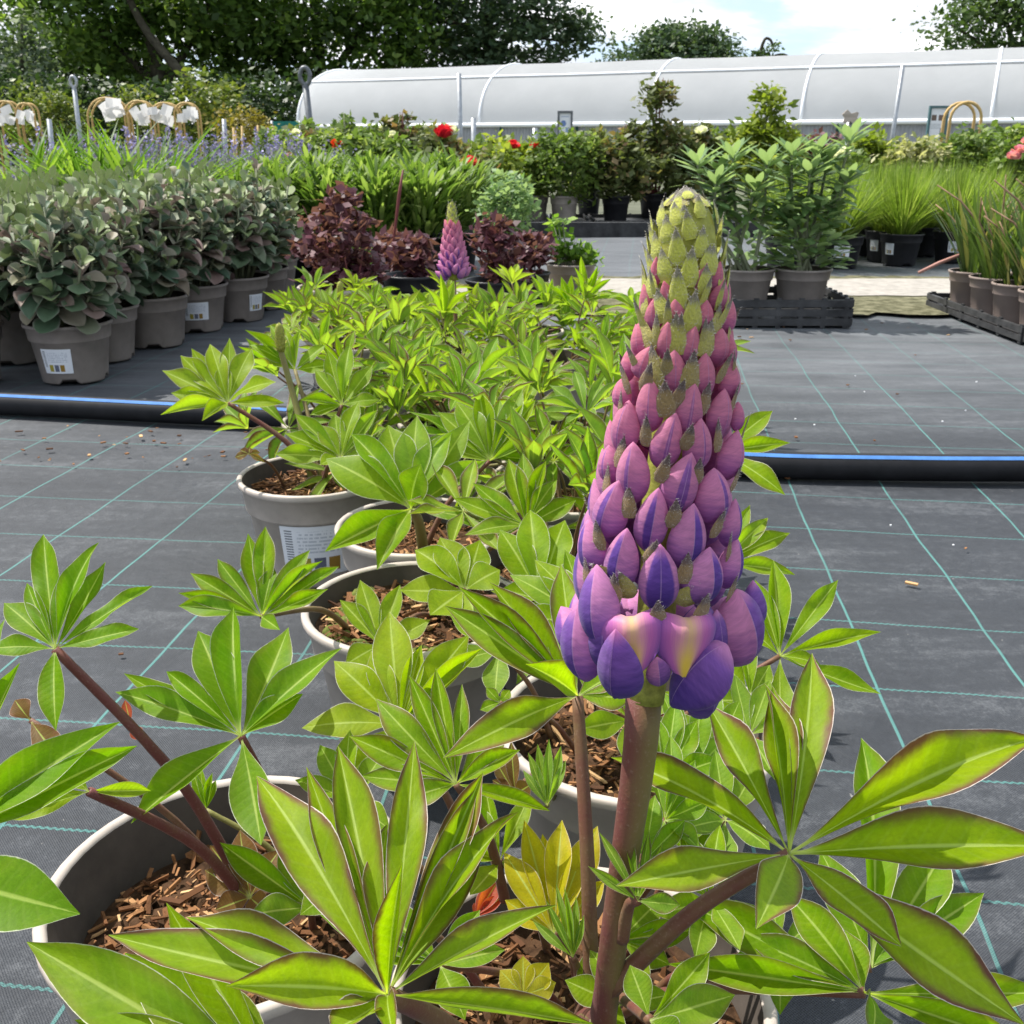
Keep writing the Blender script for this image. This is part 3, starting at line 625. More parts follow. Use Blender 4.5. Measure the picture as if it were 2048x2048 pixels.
bush('shrub', 'small golden shrub just left of centre of the hooped canes', 'shrub', 282, 24, [(0, 0, 1.1, .45, .4, .75)], M['gold_shrub'], 45, 24, .22, .10)
bush('shrub', 'orange yellow shrub beside the teal windbreak', 'shrub', 480, 20, [(0, 0, .75, .45, .4, .5), (.3, 0, .8, .3, .3, .3)], M['orange_shrub'], 50, 24, .2, .08)

# teal windbreak panel left of the tunnel
o = thing('windbreak', 'teal windbreak panel between posts left of the tunnel end', 'windbreak', bx(575, 21))
b = bx(575, 21); mb = MB().box((b[0], b[1], .68), (.50, .015, .62)); part('mesh_panel', mb.mesh('mesh_panel', [M['teal']], False), o, Matrix())
for s in (-.27, .27): part('post', MB().tube([(b[0] + s, b[1], 0), (b[0] + s, b[1], 1.0)], .025, 8).mesh('post', [M['steel']]), o, Matrix())

# posts and stakes
def pole(name, label, cat, px, y0, y1, Y, r, mat, lean=0.0, ring=False, group=None):
    b = A(px, y1, Y); tp = A(px + lean, y0, Y)
    base = np.array([b[0] - (tp[0] - b[0]) * .5, Y, 0])
    o = thing(name, label, cat, base, group)
    part('shaft', MB().tube([base, tp], r, 8).mesh('shaft', [mat]), o, Matrix())
    if ring:
        c = tp + np.array([0, 0, ring]); q = [c + np.array([ring * .62 * math.cos(a), 0, ring * math.sin(a)]) for a in np.linspace(0, 2 * math.pi, 17)]
        part('eye', MB().tube(q, r * .7, 6, cap=False).mesh('eye', [mat]), o, Matrix())
pole('ring_stake', 'thick dark steel stake with an eye at the left end of the tunnel', 'stake', 628, 170, 310, 11, .033, M['dark_steel'], -17, .08)
pole('ring_stake', 'thin steel stake with an eye among the hooped canes', 'stake', 160, 175, 275, 15, .03, M['steel'], -12, .07)
pole('steel_pole', 'plain grey pole standing left of the red rose', 'pole', 922, 147, 310, 12, .026, M['steel'], -4)
pole('steel_pole', 'tall leaning pole right of centre beside the poster sign', 'pole', 1778, 130, 320, 11, .022, M['steel'], 28)
pole('steel_pole', 'short grey post capped by a pale label in front of the tunnel', 'post', 1695, 235, 310, 9, .03, M['steel'], 5)
pole('short_post', 'short grey post at the left edge of the lavender', 'post', 102, 238, 300, 9, .02, M['steel'], -4)
pole('short_post', 'short steel post right of the lavender', 'post', 448, 238, 290, 12, .025, M['steel'], 0)
pole('short_post', 'grey post among the roses right of the plain pole', 'post', 948, 236, 330, 10, .025, M['steel'], -1)
pole('short_post', 'grey post just left of the small blue sign', 'post', 1070, 256, 330, 10, .025, M['steel'], 0)
for i, (px, y0) in enumerate([(466, 255), (482, 252), (512, 250), (536, 258), (545, 252), (470, 262)]):
    pole('bamboo_stake', 'thin pale cane %s between the lavender and the windbreak' % ('second from the left', 'third from the left', 'in the middle', 'second from the right', 'rightmost', 'leftmost shorter one')[i] , 'cane', px, y0, 300, 10.5, .012, M['cane'], R.uniform(-4, 4), group='canes beside the windbreak')

# hooped canes with white plant tags
M['tag'] = foliage('white_plant_tag', (0.78, 0.77, 0.76), (0.80, 0.79, 0.78), None, 0.5, tint=(1, 1, 1))
def hoop_cane(label, px, py, Y, wpx, tag=(0, 0, 50, 40)):
    z = Y * .955; w = wpx / F * z; tp = A(px, py, Y); o = thing('hooped_cane', label, 'plant support', (tp[0], Y, 0), 'hooped bamboo canes with white tags')
    for dy in (-.06, .07):
        q = [(tp[0] - w / 2, Y + dy, 0), (tp[0] - w / 2, Y + dy, tp[2] - w * .5)] + [(tp[0] - w / 2 * math.cos(a), Y + dy, tp[2] - w * .5 + w * .5 * math.sin(a)) for a in np.linspace(.3, 2.84, 9)] + [(tp[0] + w / 2, Y + dy, tp[2] - w * .5), (tp[0] + w / 2, Y + dy, 0)]
        part('cane', MB().tube(q, .013, 6).mesh('cane', [M['cane']]), o, Matrix())
    if tag:
        c = A(px + tag[0], py + 26 + tag[1], Y - .1); a, b = tag[2] / F * z, tag[3] / F * z; mb = MB()
        for sh in range(7):
            q = c + np.array([R.uniform(-.38, .38) * a, R.uniform(-.06, .06), R.uniform(-.28, .28) * b]); e = R.uniform(-.6, .6); s1 = R.uniform(.28, .5) * a; s2 = R.uniform(.35, .6) * b; nn = R.uniform(-.5, .5)
            ux = np.array([math.cos(e), nn * .6, math.sin(e)]) * s1 / 2; uz = np.array([-math.sin(e), nn, math.cos(e)]) * s2 / 2; bow = np.array([0, -.12 * s1, 0])
            mb.add([q - ux - uz, q - uz + bow, q + ux - uz, q - ux + uz, q + uz + bow, q + ux + uz], [[0, 1, 4, 3], [1, 2, 5, 4]])
        part('tag', mb.mesh('tag', [M['tag']], False), o, Matrix())
hoop_cane('hooped cane with a white tag at the left photo edge', 12, 203, 13, 40, (0, 2, 42, 36))
hoop_cane('hooped cane with a pale tag, second from the left edge', 52, 207, 13, 34, (2, 2, 34, 34))
hoop_cane('tallest hooped cane with a bulky white tag, left in the cluster of canes', 214, 196, 13, 78, (5, -2, 62, 44))
hoop_cane('hooped cane with a square white tag in the middle of the cluster', 278, 202, 13, 56, (0, 2, 40, 40))
hoop_cane('hooped cane with a torn white tag right of the square one', 330, 206, 13, 58, (-8, 0, 48, 36))
hoop_cane('rightmost hooped cane of the cluster with a tilted white tag', 372, 206, 13, 44, (6, 0, 40, 34))
hoop_cane('bare hooped cane behind the poster sign at the right', 1930, 205, 9, 60, None)

# signs
def sign_mat(kind):
    m, t, out = newmat('printed_sign_' + kind)
    uv = nd(t, 'ShaderNodeUVMap'); s = nd(t, 'ShaderNodeSeparateXYZ', {0: uv}); u, v = s.outputs[0], s.outputs[1]
    def box(x0, x1, y0, y1):
        a = mth(t, 'MULTIPLY', mth(t, 'GREATER_THAN', u, x0), mth(t, 'LESS_THAN', u, x1))
        return mth(t, 'MULTIPLY', a, mth(t, 'MULTIPLY', mth(t, 'GREATER_THAN', v, y0), mth(t, 'LESS_THAN', v, y1)))
    c = (0.74, 0.76, 0.78, 1)
    if kind == 'poster':
        c = mix(t, box(.14, .42, .62, .78), c, (0.13, 0.09, 0.07)); c = mix(t, box(.54, .84, .62, .78), c, (0.15, 0.10, 0.08))
        c = mix(t, mth(t, 'MULTIPLY', box(.15, .7, .38, .54), mth(t, 'GREATER_THAN', mth(t, 'SINE', mth(t, 'MULTIPLY', v, 160)), 0)), c, (0.45, 0.48, 0.5))
        c = mix(t, box(.70, .84, .26, .42), c, (0.25, 0.25, 0.27))
        wv = mth(t, 'LESS_THAN', v, mth(t, 'MULTIPLY_ADD', mth(t, 'SUBTRACT', 1.0, u), 0.22, 0.03)); c = mix(t, wv, c, (0.16, 0.45, 0.55))
    else:
        d = nd(t, 'ShaderNodeVectorMath', {0: nd(t, 'ShaderNodeCombineXYZ', {0: u, 1: mth(t, 'MULTIPLY', v, 1.5)}), 1: (.38, .78, 0)}, operation='DISTANCE').outputs['Value']
        c = mix(t, mth(t, 'LESS_THAN', d, .2), c, (0.12, 0.2, 0.42)); c = mix(t, box(.55, .75, .15, .35), c, (0.25, 0.35, 0.5)); c = mix(t, box(.2, .8, .78, .84), c, (0.45, 0.5, 0.58))
    b = nd(t, 'ShaderNodeBsdfPrincipled', {'Base Color': c, 'Roughness': 0.4}); t.links.new(b.outputs[0], out.inputs[0]); return m
def sign(label, px, py, wpx, hpx, Y, kind, fm):
    z = Y * .955; c = A(px, py, Y); W, H = wpx / F * z, hpx / F * z
    o = thing('sign', label, 'sign', (c[0], Y, 0)); x0, x1, z0, z1 = c[0] - W / 2, c[0] + W / 2, c[2] - H / 2, c[2] + H / 2
    mb = MB().add([(x0, Y, z0), (x1, Y, z0), (x1, Y, z1), (x0, Y, z1), (x0, Y + .012, z0), (x1, Y + .012, z0), (x1, Y + .012, z1), (x0, Y + .012, z1)], [[0, 1, 2, 3], [5, 4, 7, 6], [0, 4, 5, 1], [1, 5, 6, 2], [2, 6, 7, 3], [3, 7, 4, 0]], 0, [(0, 0), (1, 0), (1, 1), (0, 1)] * 2)
    part('board', mb.mesh('board', [sign_mat(kind)], False), o, Matrix())
    f = .018; mb = MB()
    for cx, cz, a, b in ((c[0], z0, W + f, f), (c[0], z1, W + f, f), (x0, c[2], f, H - f), (x1, c[2], f, H - f)): mb.box((cx, Y, cz), (a, .03, b))
    part('frame', mb.mesh('frame', [fm], False), o, Matrix())
    part('post', MB().tube([(c[0], Y + .035, 0), (c[0], Y + .035, c[2] + H * .3)], .015, 8).mesh('post', [M['steel']]), o, Matrix())
M['frame_teal'] = plain('dark_teal_frame', (0.06, 0.13, 0.14), 0.4)
sign('framed poster with two small photographs and a blue wave in a dark teal frame', 1874, 250, 34, 66, 9.5, 'poster', M['frame_teal'])
sign('small white notice with a blue disc in a grey frame', 1130, 248, 26, 44, 10, 'notice', M['dark_steel'])
o = thing('plant_label', 'crumpled pale card label on top of the short grey post', 'label', A(1702, 235, 8.96))
c = A(1702, 235, 8.96); V = [(c[0] + .07 * math.cos(a) * (1 + .5 * ((k * 7) % 3 - 1) * .5), c[1] - .004 * (k % 2), c[2] + .05 * math.sin(a) * (1 + .4 * ((k * 5) % 3 - 1))) for k, a in enumerate(np.linspace(0, 2 * math.pi, 12, endpoint=False))]
M['card'] = plain('buff_card', (0.42, 0.36, 0.30), 0.7)
mb = MB().add(V + [(x, y + .012, z) for x, y, z in V], [list(range(12)), list(range(12, 24))[::-1]] + [[k, (k + 1) % 12, 12 + (k + 1) % 12, 12 + k] for k in range(12)])
part('card', mb.mesh('card', [M['card']], False), o, Matrix())
# ================================================================== pots
POTS = {}
def pot_mesh(Rr, H, mat):
    k = (Rr, H, mat)
    if k not in POTS:
        pr = [(0, .004), (.55 * Rr, .004), (.72 * Rr, 0), (.735 * Rr, .004), (.865 * Rr, .70 * H), (.905 * Rr, .715 * H), (.915 * Rr, .735 * H), (.945 * Rr, .93 * H), (.985 * Rr, .94 * H), (1.0 * Rr, .96 * H), (1.0 * Rr, .99 * H), (.985 * Rr, H), (.945 * Rr, H), (.93 * Rr, .985 * H), (.70 * Rr, .05 * H), (0, .05 * H)]
        dz = lambda i, q: .012 if i in (2, 3) and (q * 4 / math.pi) % 2 < .5 else 0
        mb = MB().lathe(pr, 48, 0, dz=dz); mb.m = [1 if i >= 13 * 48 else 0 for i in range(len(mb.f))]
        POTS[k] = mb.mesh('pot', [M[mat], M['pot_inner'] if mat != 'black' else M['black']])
    return POTS[k]
STK = {}
def sticker_mesh(Rr, H, ang, half, z0, z1):
    mb = MB(); n = 8; V = []; uv = []
    for j, z in enumerate((z0, z1)):
        r = (.735 + (.865 - .735) * z / (.70 * H)) * Rr + .0016
        for i in range(n + 1):
            a = ang - half + 2 * half * i / n; V.append((r * math.cos(a), r * math.sin(a), z)); uv.append((i / n, j))
    mb.add(V, [[i, i + 1, n + 2 + i, n + 1 + i] for i in range(n)], 0, uv)
    return mb.mesh('sticker', [M['sticker']])
def compost_mesh(r, z, mat='soil'):
    mb = MB(); n = 9; V = []; Fc = []
    g = np.linspace(-1, 1, n * 2 + 1); idx = {}
    for i, x in enumerate(g):
        for j, y in enumerate(g):
            q = max(abs(x), abs(y)); l = math.hypot(x, y) or 1; X, Y = x / l * q * r, y / l * q * r
            idx[i, j] = len(V); V.append((X, Y, z + R.uniform(-.004, .005) * (q < .99)))
    m = len(g)
    Fc = [[idx[i, j], idx[i + 1, j], idx[i + 1, j + 1], idx[i, j + 1]] for i in range(m - 1) for j in range(m - 1)]
    return mb.add(V, Fc).mesh('compost', [M[mat]])
COMP = {}
def pot_parts(o, Rr, H, mat, sticker=None, fill=.84, soil='soil'):
    p = part('pot', pot_mesh(Rr, H, mat), o)
    if sticker:
        ang, half, z0, z1 = sticker
        part('sticker', sticker_mesh(Rr, H, ang, half, z0 * H, z1 * H), p)
    k = (Rr, H, fill, soil)
    if k not in COMP: COMP[k] = compost_mesh(Rr * (.70 + .235 * fill) - .001, H * fill, soil)
    return part('compost', COMP[k], o)

# ================================================================== sedum block
def sedum_mat():
    m, t, out = newmat('sedum_leaf')
    at = nd(t, 'ShaderNodeAttribute', attribute_name='rnd'); oi = nd(t, 'ShaderNodeObjectInfo')
    k = mth(t, 'FRACT', mth(t, 'ADD', at.outputs['Fac'], oi.outputs['Random']))
    oc = nd(t, 'ShaderNodeSeparateColor', {0: oi.outputs['Color']})
    c = ramp(t, k, [(0, (0.060, 0.105, 0.062)), (0.4, (0.120, 0.180, 0.098)), (0.62, (0.175, 0.190, 0.125)), (0.84, (0.235, 0.150, 0.135)), (1, (0.22, 0.31, 0.15))])
    c = mix(t, sstep(t, oc.outputs[1], 0.5, 0.9), c, (0.20, 0.26, 0.10))
    uv = nd(t, 'ShaderNodeUVMap'); s = nd(t, 'ShaderNodeSeparateXYZ', {0: uv}); a = mth(t, 'ABSOLUTE', mth(t, 'MULTIPLY_ADD', s.outputs[0], 2, -1))
    c = mix(t, sstep(t, a, 0.75, 1.0, 0, .45), c, (0.34, 0.29, 0.26))
    b = nd(t, 'ShaderNodeBsdfPrincipled', {'Base Color': c, 'Roughness': 0.55, 'Specular IOR Level': 0.25})
    tr = nd(t, 'ShaderNodeBsdfTranslucent', {0: c}); mx = nd(t, 'ShaderNodeMixShader', {0: 0.15, 1: b.outputs[0], 2: tr.outputs[0]})
    t.links.new(mx.outputs[0], out.inputs[0]); return m
M['sedum'] = sedum_mat()
M['sedum_stem'] = plain('sedum_stem', (0.20, 0.22, 0.13), 0.6)
def oval_leaf(name, mat, cup, nl=7, nw=2, wide=.86, arch=.1):
    mb = MB(); V = []; uv = []
    for i in range(nl + 1):
        v = 1 - (1 - i / nl) ** 1.7; wd = wide * .5 * max(.06, min(1, .22 + 1.35 * v) * (math.sqrt(max(0, 1 - ((v - .55) / .45) ** 2)) if v > .55 else 1))
        for j in range(-nw, nw + 1):
            u = j / nw; V.append((u * wd, v, cup * abs(u) * wd + arch * 4 * v * (1 - v) - arch * v)); uv.append(((u + 1) / 2, v))
    m = 2 * nw + 1
    return mb.add(V, [[i * m + j, i * m + j + 1, (i + 1) * m + j + 1, (i + 1) * m + j] for i in range(nl) for j in range(m - 1)], 0, uv).mesh(name, [mat])
SED = [oval_leaf('sedum_leaf', M['sedum'], c, arch=a) for c, a in ((.5, .05), (.8, .12), (.3, -.05))]
def shoots(h, n, spread):
    out = []
    for i in range(n):
        a = i * 2.39996 + R.uniform(-.3, .3); rr = spread * math.sqrt((i + .5) / n)
        top = np.array([rr * math.cos(a), rr * math.sin(a), h * (1 - .28 * (rr / spread) ** 2) * R.uniform(.9, 1.06)])
        out.append((np.array([rr * .35 * math.cos(a), rr * .35 * math.sin(a), .12]), top))
    # a skirt of low shoots hanging over the rim
    for i in range(int(n * .5)):
        a = i * 2 * math.pi / (n * .5) + R.uniform(-.2, .2); top = np.array([.10 * math.cos(a), .10 * math.sin(a), R.uniform(.22, .31)]) * np.array([1.15, 1.15, 1])
        out.append((np.array([.04 * math.cos(a), .04 * math.sin(a), .12]), top))
    return out
def leaf_frames(b, tp, n=13, L=.066):
    ax = unit(tp - b); e1 = unit(np.cross(ax, [.3, .2, .9])); e2 = np.cross(ax, e1); out = []
    for k in range(n):
        f = k / (n - 1); pos = b + (tp - b) * (.45 + .55 * f); a = k * 1.62 + R.uniform(-.25, .25)
        el = -.15 + 1.15 * f ** 1.6 + R.uniform(-.15, .15); rad = math.cos(a) * e1 + math.sin(a) * e2
        d = unit(rad * math.cos(el) + ax * math.sin(el)); out.append((pos, d, ax * math.cos(el) - rad * math.sin(el) * .8, L * (1.12 - .6 * f) * R.uniform(.85, 1.15), f))
    return out
SP = [(-1.345, 2.47, 'brown grey pot of sedum cut off by the left photo edge'), (-1.095, 2.52, 'nearest sedum pot with a white printed label beside the pipe'), (-1.12, 2.78, 'sedum in a plain pot squeezed behind the nearest labelled sedum'),
      (-1.045, 2.99, 'sedum in a plain pot, third back along the open side of the block'), (-1.0, 3.25, 'sedum whose label has three coloured squares, fourth back along the open side'), (-.915, 3.45, 'sedum with a narrow label at its right edge, fifth back along the open side'), (-.90, 3.70, 'sedum with a shaded small pot, sixth back along the open side')]
for i, (x, y, lab) in enumerate(SP):
    o = thing('potted_sedum', lab, 'sedum', (x, y, 0), 'sedums in brown grey pots'); h = .435 + (.02 if i > 2 else 0)
    st = {1: (-math.pi / 2 - .05, .42, .20, .62), 4: (-math.pi / 2 + .30, .42, .28, .66), 5: (-math.pi / 2 + .95, .3, .25, .62)}.get(i)
    pot_parts(o, .105, .144, 'sedum_pot', st)
    for b, tp in shoots(h, 20, .135):
        W0 = WM[o.name]; org = np.array([x, y, 0])
        s = part('shoot', MB().tube([org + b, org + (b + tp) / 2 + [0, 0, .01], org + tp], [.005, .004, .003], 5).mesh('shoot', [M['sedum_stem']]), o, Matrix())
        for pos, d, n, L, f in leaf_frames(b, tp):
            part('leaf', R.choice(SED), s, frame(org + pos, d, n, L, L, L), color=(0, f if R.random() < .5 else f * .6, 0))
for i, (x, y) in enumerate([(-.925, 4.0), (-1.36, 2.75), (-1.31, 3.0), (-1.25, 3.24), (-1.17, 3.48), (-1.15, 3.74), (-1.17, 4.0), (-1.59, 2.92), (-1.55, 3.17), (-1.49, 3.42), (-1.41, 3.68), (-1.42, 3.95), (-1.78, 3.3), (-1.72, 3.6), (-1.68, 3.9)]):
    o = thing('potted_sedum', ('sedum inside the block, %s row from the open side, %s from the pipe' % (('', 'second', 'second', 'second', 'second', 'second', 'second', 'third', 'third', 'third', 'third', 'third', 'fourth', 'fourth', 'fourth')[i], ('', 'first', 'second', 'third', 'fourth', 'fifth', 'sixth', 'first', 'second', 'third', 'fourth', 'fifth', 'first', 'second', 'third')[i])) if i else 'last sedum at the far corner of the block beside the purple plants', 'sedum', (x, y, 0), 'sedums inside the block' if i else 'sedums in brown grey pots')
    pot_parts(o, .105, .144, 'sedum_pot'); org = np.array([x, y, 0]); fr = []
    mb = MB()
    for b, tp in shoots(.46, 20, .135): fr += leaf_frames(b, tp, 11); mb.tube([org + b, org + tp], [.005, .003], 4)
    part('stem', mb.mesh('stem', [M['sedum_stem']]), o, Matrix())
    part('foliage', blade_mesh('foliage', M['sedum'], blades(np.array([f[0] for f in fr]) + org, np.array([f[1] for f in fr]), np.array([f[2] for f in fr]), np.array([f[3] for f in fr]), np.array([f[3] for f in fr]) * .72, [(0, .2), (.3, .85), (.65, 1), (.88, .7), (1, .1)], .15)), o, Matrix(), 'stuff')

# ================================================================== generic nursery plants
def strap_plant(name, label, cat, x, y, h, n, Lw, mat, bushy=False, up=.55, spread=.16, potm='black', Rr=.10, H=.15, droop=.6, group=None, soil=.8, prof=STRAP):
    o = thing(name, label, cat, (x, y, 0), group); pot_parts(o, Rr, H, potm, None, soil)
    a = rng.uniform(0, 6.283, n); el = rng.uniform(up, 1.5, n); rr = rng.uniform(0, .05, n)
    Pn = np.stack([x + rr * np.cos(a), y + rr * np.sin(a), np.full(n, H * .8)], 1)
    D = np.stack([np.cos(a) * np.cos(el), np.sin(a) * np.cos(el), np.sin(el)], 1)
    L = (h - H * .8) * rng.uniform(.7, 1.12, n) / np.maximum(np.sin(el), .75)
    N = np.stack([-np.cos(a) * np.sin(el), -np.sin(a) * np.sin(el), np.cos(el)], 1)
    prof5 = [(v, w_) for v, w_ in zip(np.linspace(0, 1, 7), np.interp(np.linspace(0, 1, 7), [p[0] for p in prof], [p[1] for p in prof]))]
    if bushy:
        rr = .15 * np.sqrt(rng.random(n)); Pn = np.stack([x + rr * np.cos(a), y + rr * np.sin(a), H * .8 + (h - H * .8) * rng.uniform(.15, .82, n) * (1 - 1.2 * rr)], 1); L = rng.uniform(.075, .13, n)
    part('foliage', blade_mesh('foliage', mat, blades(Pn, D, N, L, Lw * rng.uniform(.7, 1.3, n), prof5, -droop * rng.uniform(.2, 1.0, n))), o, Matrix(), 'stuff')
    return o
M['strap'] = foliage('strap_leaf', (0.045, 0.10, 0.012), (0.10, 0.19, 0.022), (0.21, 0.30, 0.05), 0.4, mid=.3)
M['lance'] = foliage('lance_leaf', (0.055, 0.105, 0.018), (0.12, 0.19, 0.036), (0.25, 0.32, 0.10), 0.40, mid=.3)
M['nepeta'] = foliage('lavender_foliage', (0.10, 0.135, 0.085), (0.15, 0.185, 0.11), (0.21, 0.235, 0.16), 0.25)
M['violet'] = foliage('violet_flower_spikes', (0.15, 0.13, 0.32), (0.23, 0.20, 0.46), (0.34, 0.30, 0.56), 0.25)
M['purple'] = foliage('purple_leaf', (0.055, 0.018, 0.025), (0.125, 0.040, 0.055), (0.24, 0.13, 0.13), 0.25, back=(.17, .08, .085))
for i, (x, y, l) in enumerate([(-1.98, 4.25, 'strap-leaved green plant at the left edge behind the sedums'), (-1.72, 4.35, 'pale-tipped strap-leaved plant, second from the left edge'), (-1.47, 4.30, 'dark-leaved arching strap plant beside the lavender'), (-2.1, 4.55, 'strap-leaved plant in the rear at the left edge'), (-1.62, 4.62, 'strap-leaved plant in front of the lavender spikes')]):
    strap_plant('strap_leaf_plant', l, 'plant', x, y, .64, 190, .024, M['strap'], droop=.9, group='strap-leaved plants behind the sedums')
lan = [(-1.22, 4.7), (-1.0, 4.6), (-.78, 4.55), (-.57, 4.5), (-.38, 4.55), (-1.15, 5.0), (-.92, 4.92), (-.68, 4.9), (-.45, 4.88), (-.25, 4.85), (-.95, 5.25), (-.7, 5.25), (-.42, 5.2)]
for i, (x, y) in enumerate(lan):
    strap_plant('lance_leaf_plant', 'bright green lance-leaved plant, %s from the left in the %s row behind the maroon plants' % (('first', 'second', 'third', 'fourth', 'fifth')[i % 5], ('front', 'second', 'back')[i // 5]), 'plant', x, y, .555 - .06 * (i < 5), 620, .020, M['lance'], True, droop=.75,
                group=['lance-leaved plants, front row', 'lance-leaved plants, second row', 'lance-leaved plants, back row'][0 if i < 5 else 1 if i < 10 else 2], prof=LEAFP)
for i, (px, Y) in enumerate([(100, 5.3), (190, 5.6), (255, 5.2), (310, 5.7), (365, 5.2), (425, 5.6), (480, 5.2), (535, 5.7), (590, 5.4), (300, 5.0)]):
    x = A(px, 300, Y)[0]; o = thing('lavender', 'violet lavender clump ' + ('at the left edge behind the first steel post', 'between the leftmost post and the tallest hooped cane', 'in front of the tallest hooped cane', 'under the cane with the square tag', 'under the cane with the torn tag', 'under the rightmost hooped cane', 'beside the short steel post', 'in front of the bamboo stakes', 'at the foot of the eye stake', 'nearest the sedums, below the square tag')[i], 'lavender', (x, Y, 0), 'lavender clumps behind the strap-leaved plants'); pot_parts(o, .1, .15, 'black')
    n = 90; a = rng.uniform(0, 6.28, n); el = rng.uniform(.9, 1.5, n); D = np.stack([np.cos(a) * np.cos(el), np.sin(a) * np.cos(el), np.sin(el)], 1)
    b = np.array([x, Y, .12]); Ls = rng.uniform(.36, .53, n); N = rdir(n)
    s1 = blades(np.repeat(b[None], n, 0), D, N, Ls, .006, GRASS, 0.05)
    q = 7; fp = np.repeat(rng.uniform(.25, .75, (n, q)), 1, 1); Pq = (b + D[:, None, :] * (Ls[:, None] * fp)[:, :, None]).reshape(-1, 3)
    s2 = blades(Pq, np.repeat(D, q, 0) * .5 + rdir(n * q) * .6, rdir(n * q), .05, .010, LEAFP, .1)
    part('foliage', blade_mesh('foliage', M['nepeta'], s1, s2), o, Matrix(), 'stuff')
    q = 14; fp = rng.uniform(.68, 1.02, (n, q)); Pq = (b + D[:, None, :] * (Ls[:, None] * fp)[:, :, None]).reshape(-1, 3)
    keep = np.repeat(rng.random(n) < .5, q); s3 = blades(Pq[keep], rdir(n * q)[keep], rdir(n * q)[keep], .017, .012, DIAM)
    part('flower_spikes', blade_mesh('flower_spikes', M['violet'], s3), o, Matrix(), 'stuff')

def leafy(name, label, cat, x, y, blobs, mat, clumps, per, cs, leaf, pot=(.1, .15, 'black'), group=None, flowers=(), sticker=None, flat=.7, stems=True):
    o = thing(name, label, cat, (x, y, 0), group)
    if pot: pot_parts(o, *pot, sticker)
    bl = [(q[0] + x, q[1] + y, q[2], q[3], q[4], q[5]) for q in blobs]; mb = MB()
    for q in bl:
        for k in range(4): mb.tube([(x + R.uniform(-.03, .03), y, .1), (x * .4 + q[0] * .6 + R.uniform(-.02, .02), y * .4 + q[1] * .6, q[2] * .7), (q[0] + R.uniform(-.6, .6) * q[3], q[1] + R.uniform(-.6, .6) * q[4], q[2] + q[5] * R.uniform(.3, .95))], [.005, .004, .002], 5)
    if stems: part('stem', mb.mesh('stem', [M[stems if isinstance(stems, str) else 'sedum_stem']]), o, Matrix())
    part('foliage', blade_mesh('foliage', mat, clump_crown(bl, clumps, per, cs, leaf, 0, flat)), o, Matrix(), 'stuff')
    for (fx, fy, fz, fr, fm) in flowers: flower_head(o, (fx, fy, fz), fr, fm)
    return o
def flower_head(o, c, r, mat):
    n = 26; D = rdir(n); D[:, 2] = abs(D[:, 2]) * .7; N = rdir(n) * .3 + np.array([0, 0, 1.0]) + D * .4
    part('flower', blade_mesh('flower', M[mat], blades(np.array(c) + D * r * .12, D, N, r * 1.05, r * .95, [(0, .3), (.5, 1), (.85, .95), (1, .5)], .45)), o, Matrix())
M['maroon_stem'] = plain('maroon_stem', (0.14, 0.03, 0.03), 0.6)
leafy('purple_leaf_plant', 'bushy maroon-leaved plant in a taupe pot behind the lupins', 'plant', -.475, 2.86, [(0, 0, .31, .09, .10, .115), (-.045, 0, .26, .075, .1, .07), (.06, -.02, .24, .06, .1, .05)], M['purple'], 72, 18, .035, .030, (.118, .185, 'pot'), 'maroon-leaved plants', stems='maroon_stem')
leafy('purple_leaf_plant', 'maroon-leaved plant directly left of the small purple flower spike', 'plant', -.32, 3.35, [(0, 0, .22, .04, .06, .085), (.03, 0, .15, .04, .05, .04)], M['purple'], 24, 18, .035, .034, (.10, .16, 'black'), 'maroon-leaved plants', stems='maroon_stem')
leafy('purple_leaf_plant', 'maroon-leaved plant directly right of the small purple flower spike', 'plant', -.05, 3.30, [(0, 0, .25, .055, .07, .08), (.03, 0, .17, .05, .07, .05)], M['purple'], 34, 18, .035, .036, (.10, .15, 'black'), 'maroon-leaved plants', stems='maroon_stem')
leafy('purple_leaf_plant', 'smallest maroon-leaved plant, beside the grey pot of young green shoots', 'plant', .06, 3.75, [(0, 0, .19, .07, .07, .06)], M['purple'], 26, 18, .04, .034, (.08, .12, 'black'), 'maroon-leaved plants', stems='maroon_stem')
leafy('purple_leaf_plant', 'maroon-leaved plant between the taupe pot and the lupin spike, in shade', 'plant', -.42, 3.65, [(0, 0, .19, .09, .1, .07)], M['purple'], 30, 18, .05, .034, (.10, .15, 'black'), 'maroon-leaved plants', stems='maroon_stem')
o = thing('dry_flower_stalk', 'upright rusty red flower stalk in a black pot behind the maroon plants', 'plant', (-.40, 3.5, 0)); pot_parts(o, .09, .14, 'black')
part('stalk', MB().tube([(-.40, 3.5, .1), (-.395, 3.5, .25), (-.37, 3.5, .40), (-.355, 3.5, .475)], [.0035, .004, .006, .003], 7).mesh('stalk', [M['maroon_stem']]), o, Matrix())
M['fresh'] = foliage('fresh_green', (0.07, 0.14, 0.02), (0.14, 0.25, 0.03), (0.26, 0.36, 0.08), 0.4)
M['grey_leaf'] = foliage('grey_green_leaf', (0.095, 0.175, 0.065), (0.165, 0.265, 0.105), (0.26, 0.36, 0.16), 0.42, back=(.22, .28, .18), mid=.35)
M['mid_green'] = foliage('mid_green_leaf', (0.07, 0.12, 0.025), (0.145, 0.21, 0.045), (0.28, 0.32, 0.11), 0.35)
M['rose_leaf'] = foliage('rose_leaf', (0.06, 0.08, 0.025), (0.13, 0.155, 0.05), (0.26, 0.15, 0.08), 0.3)
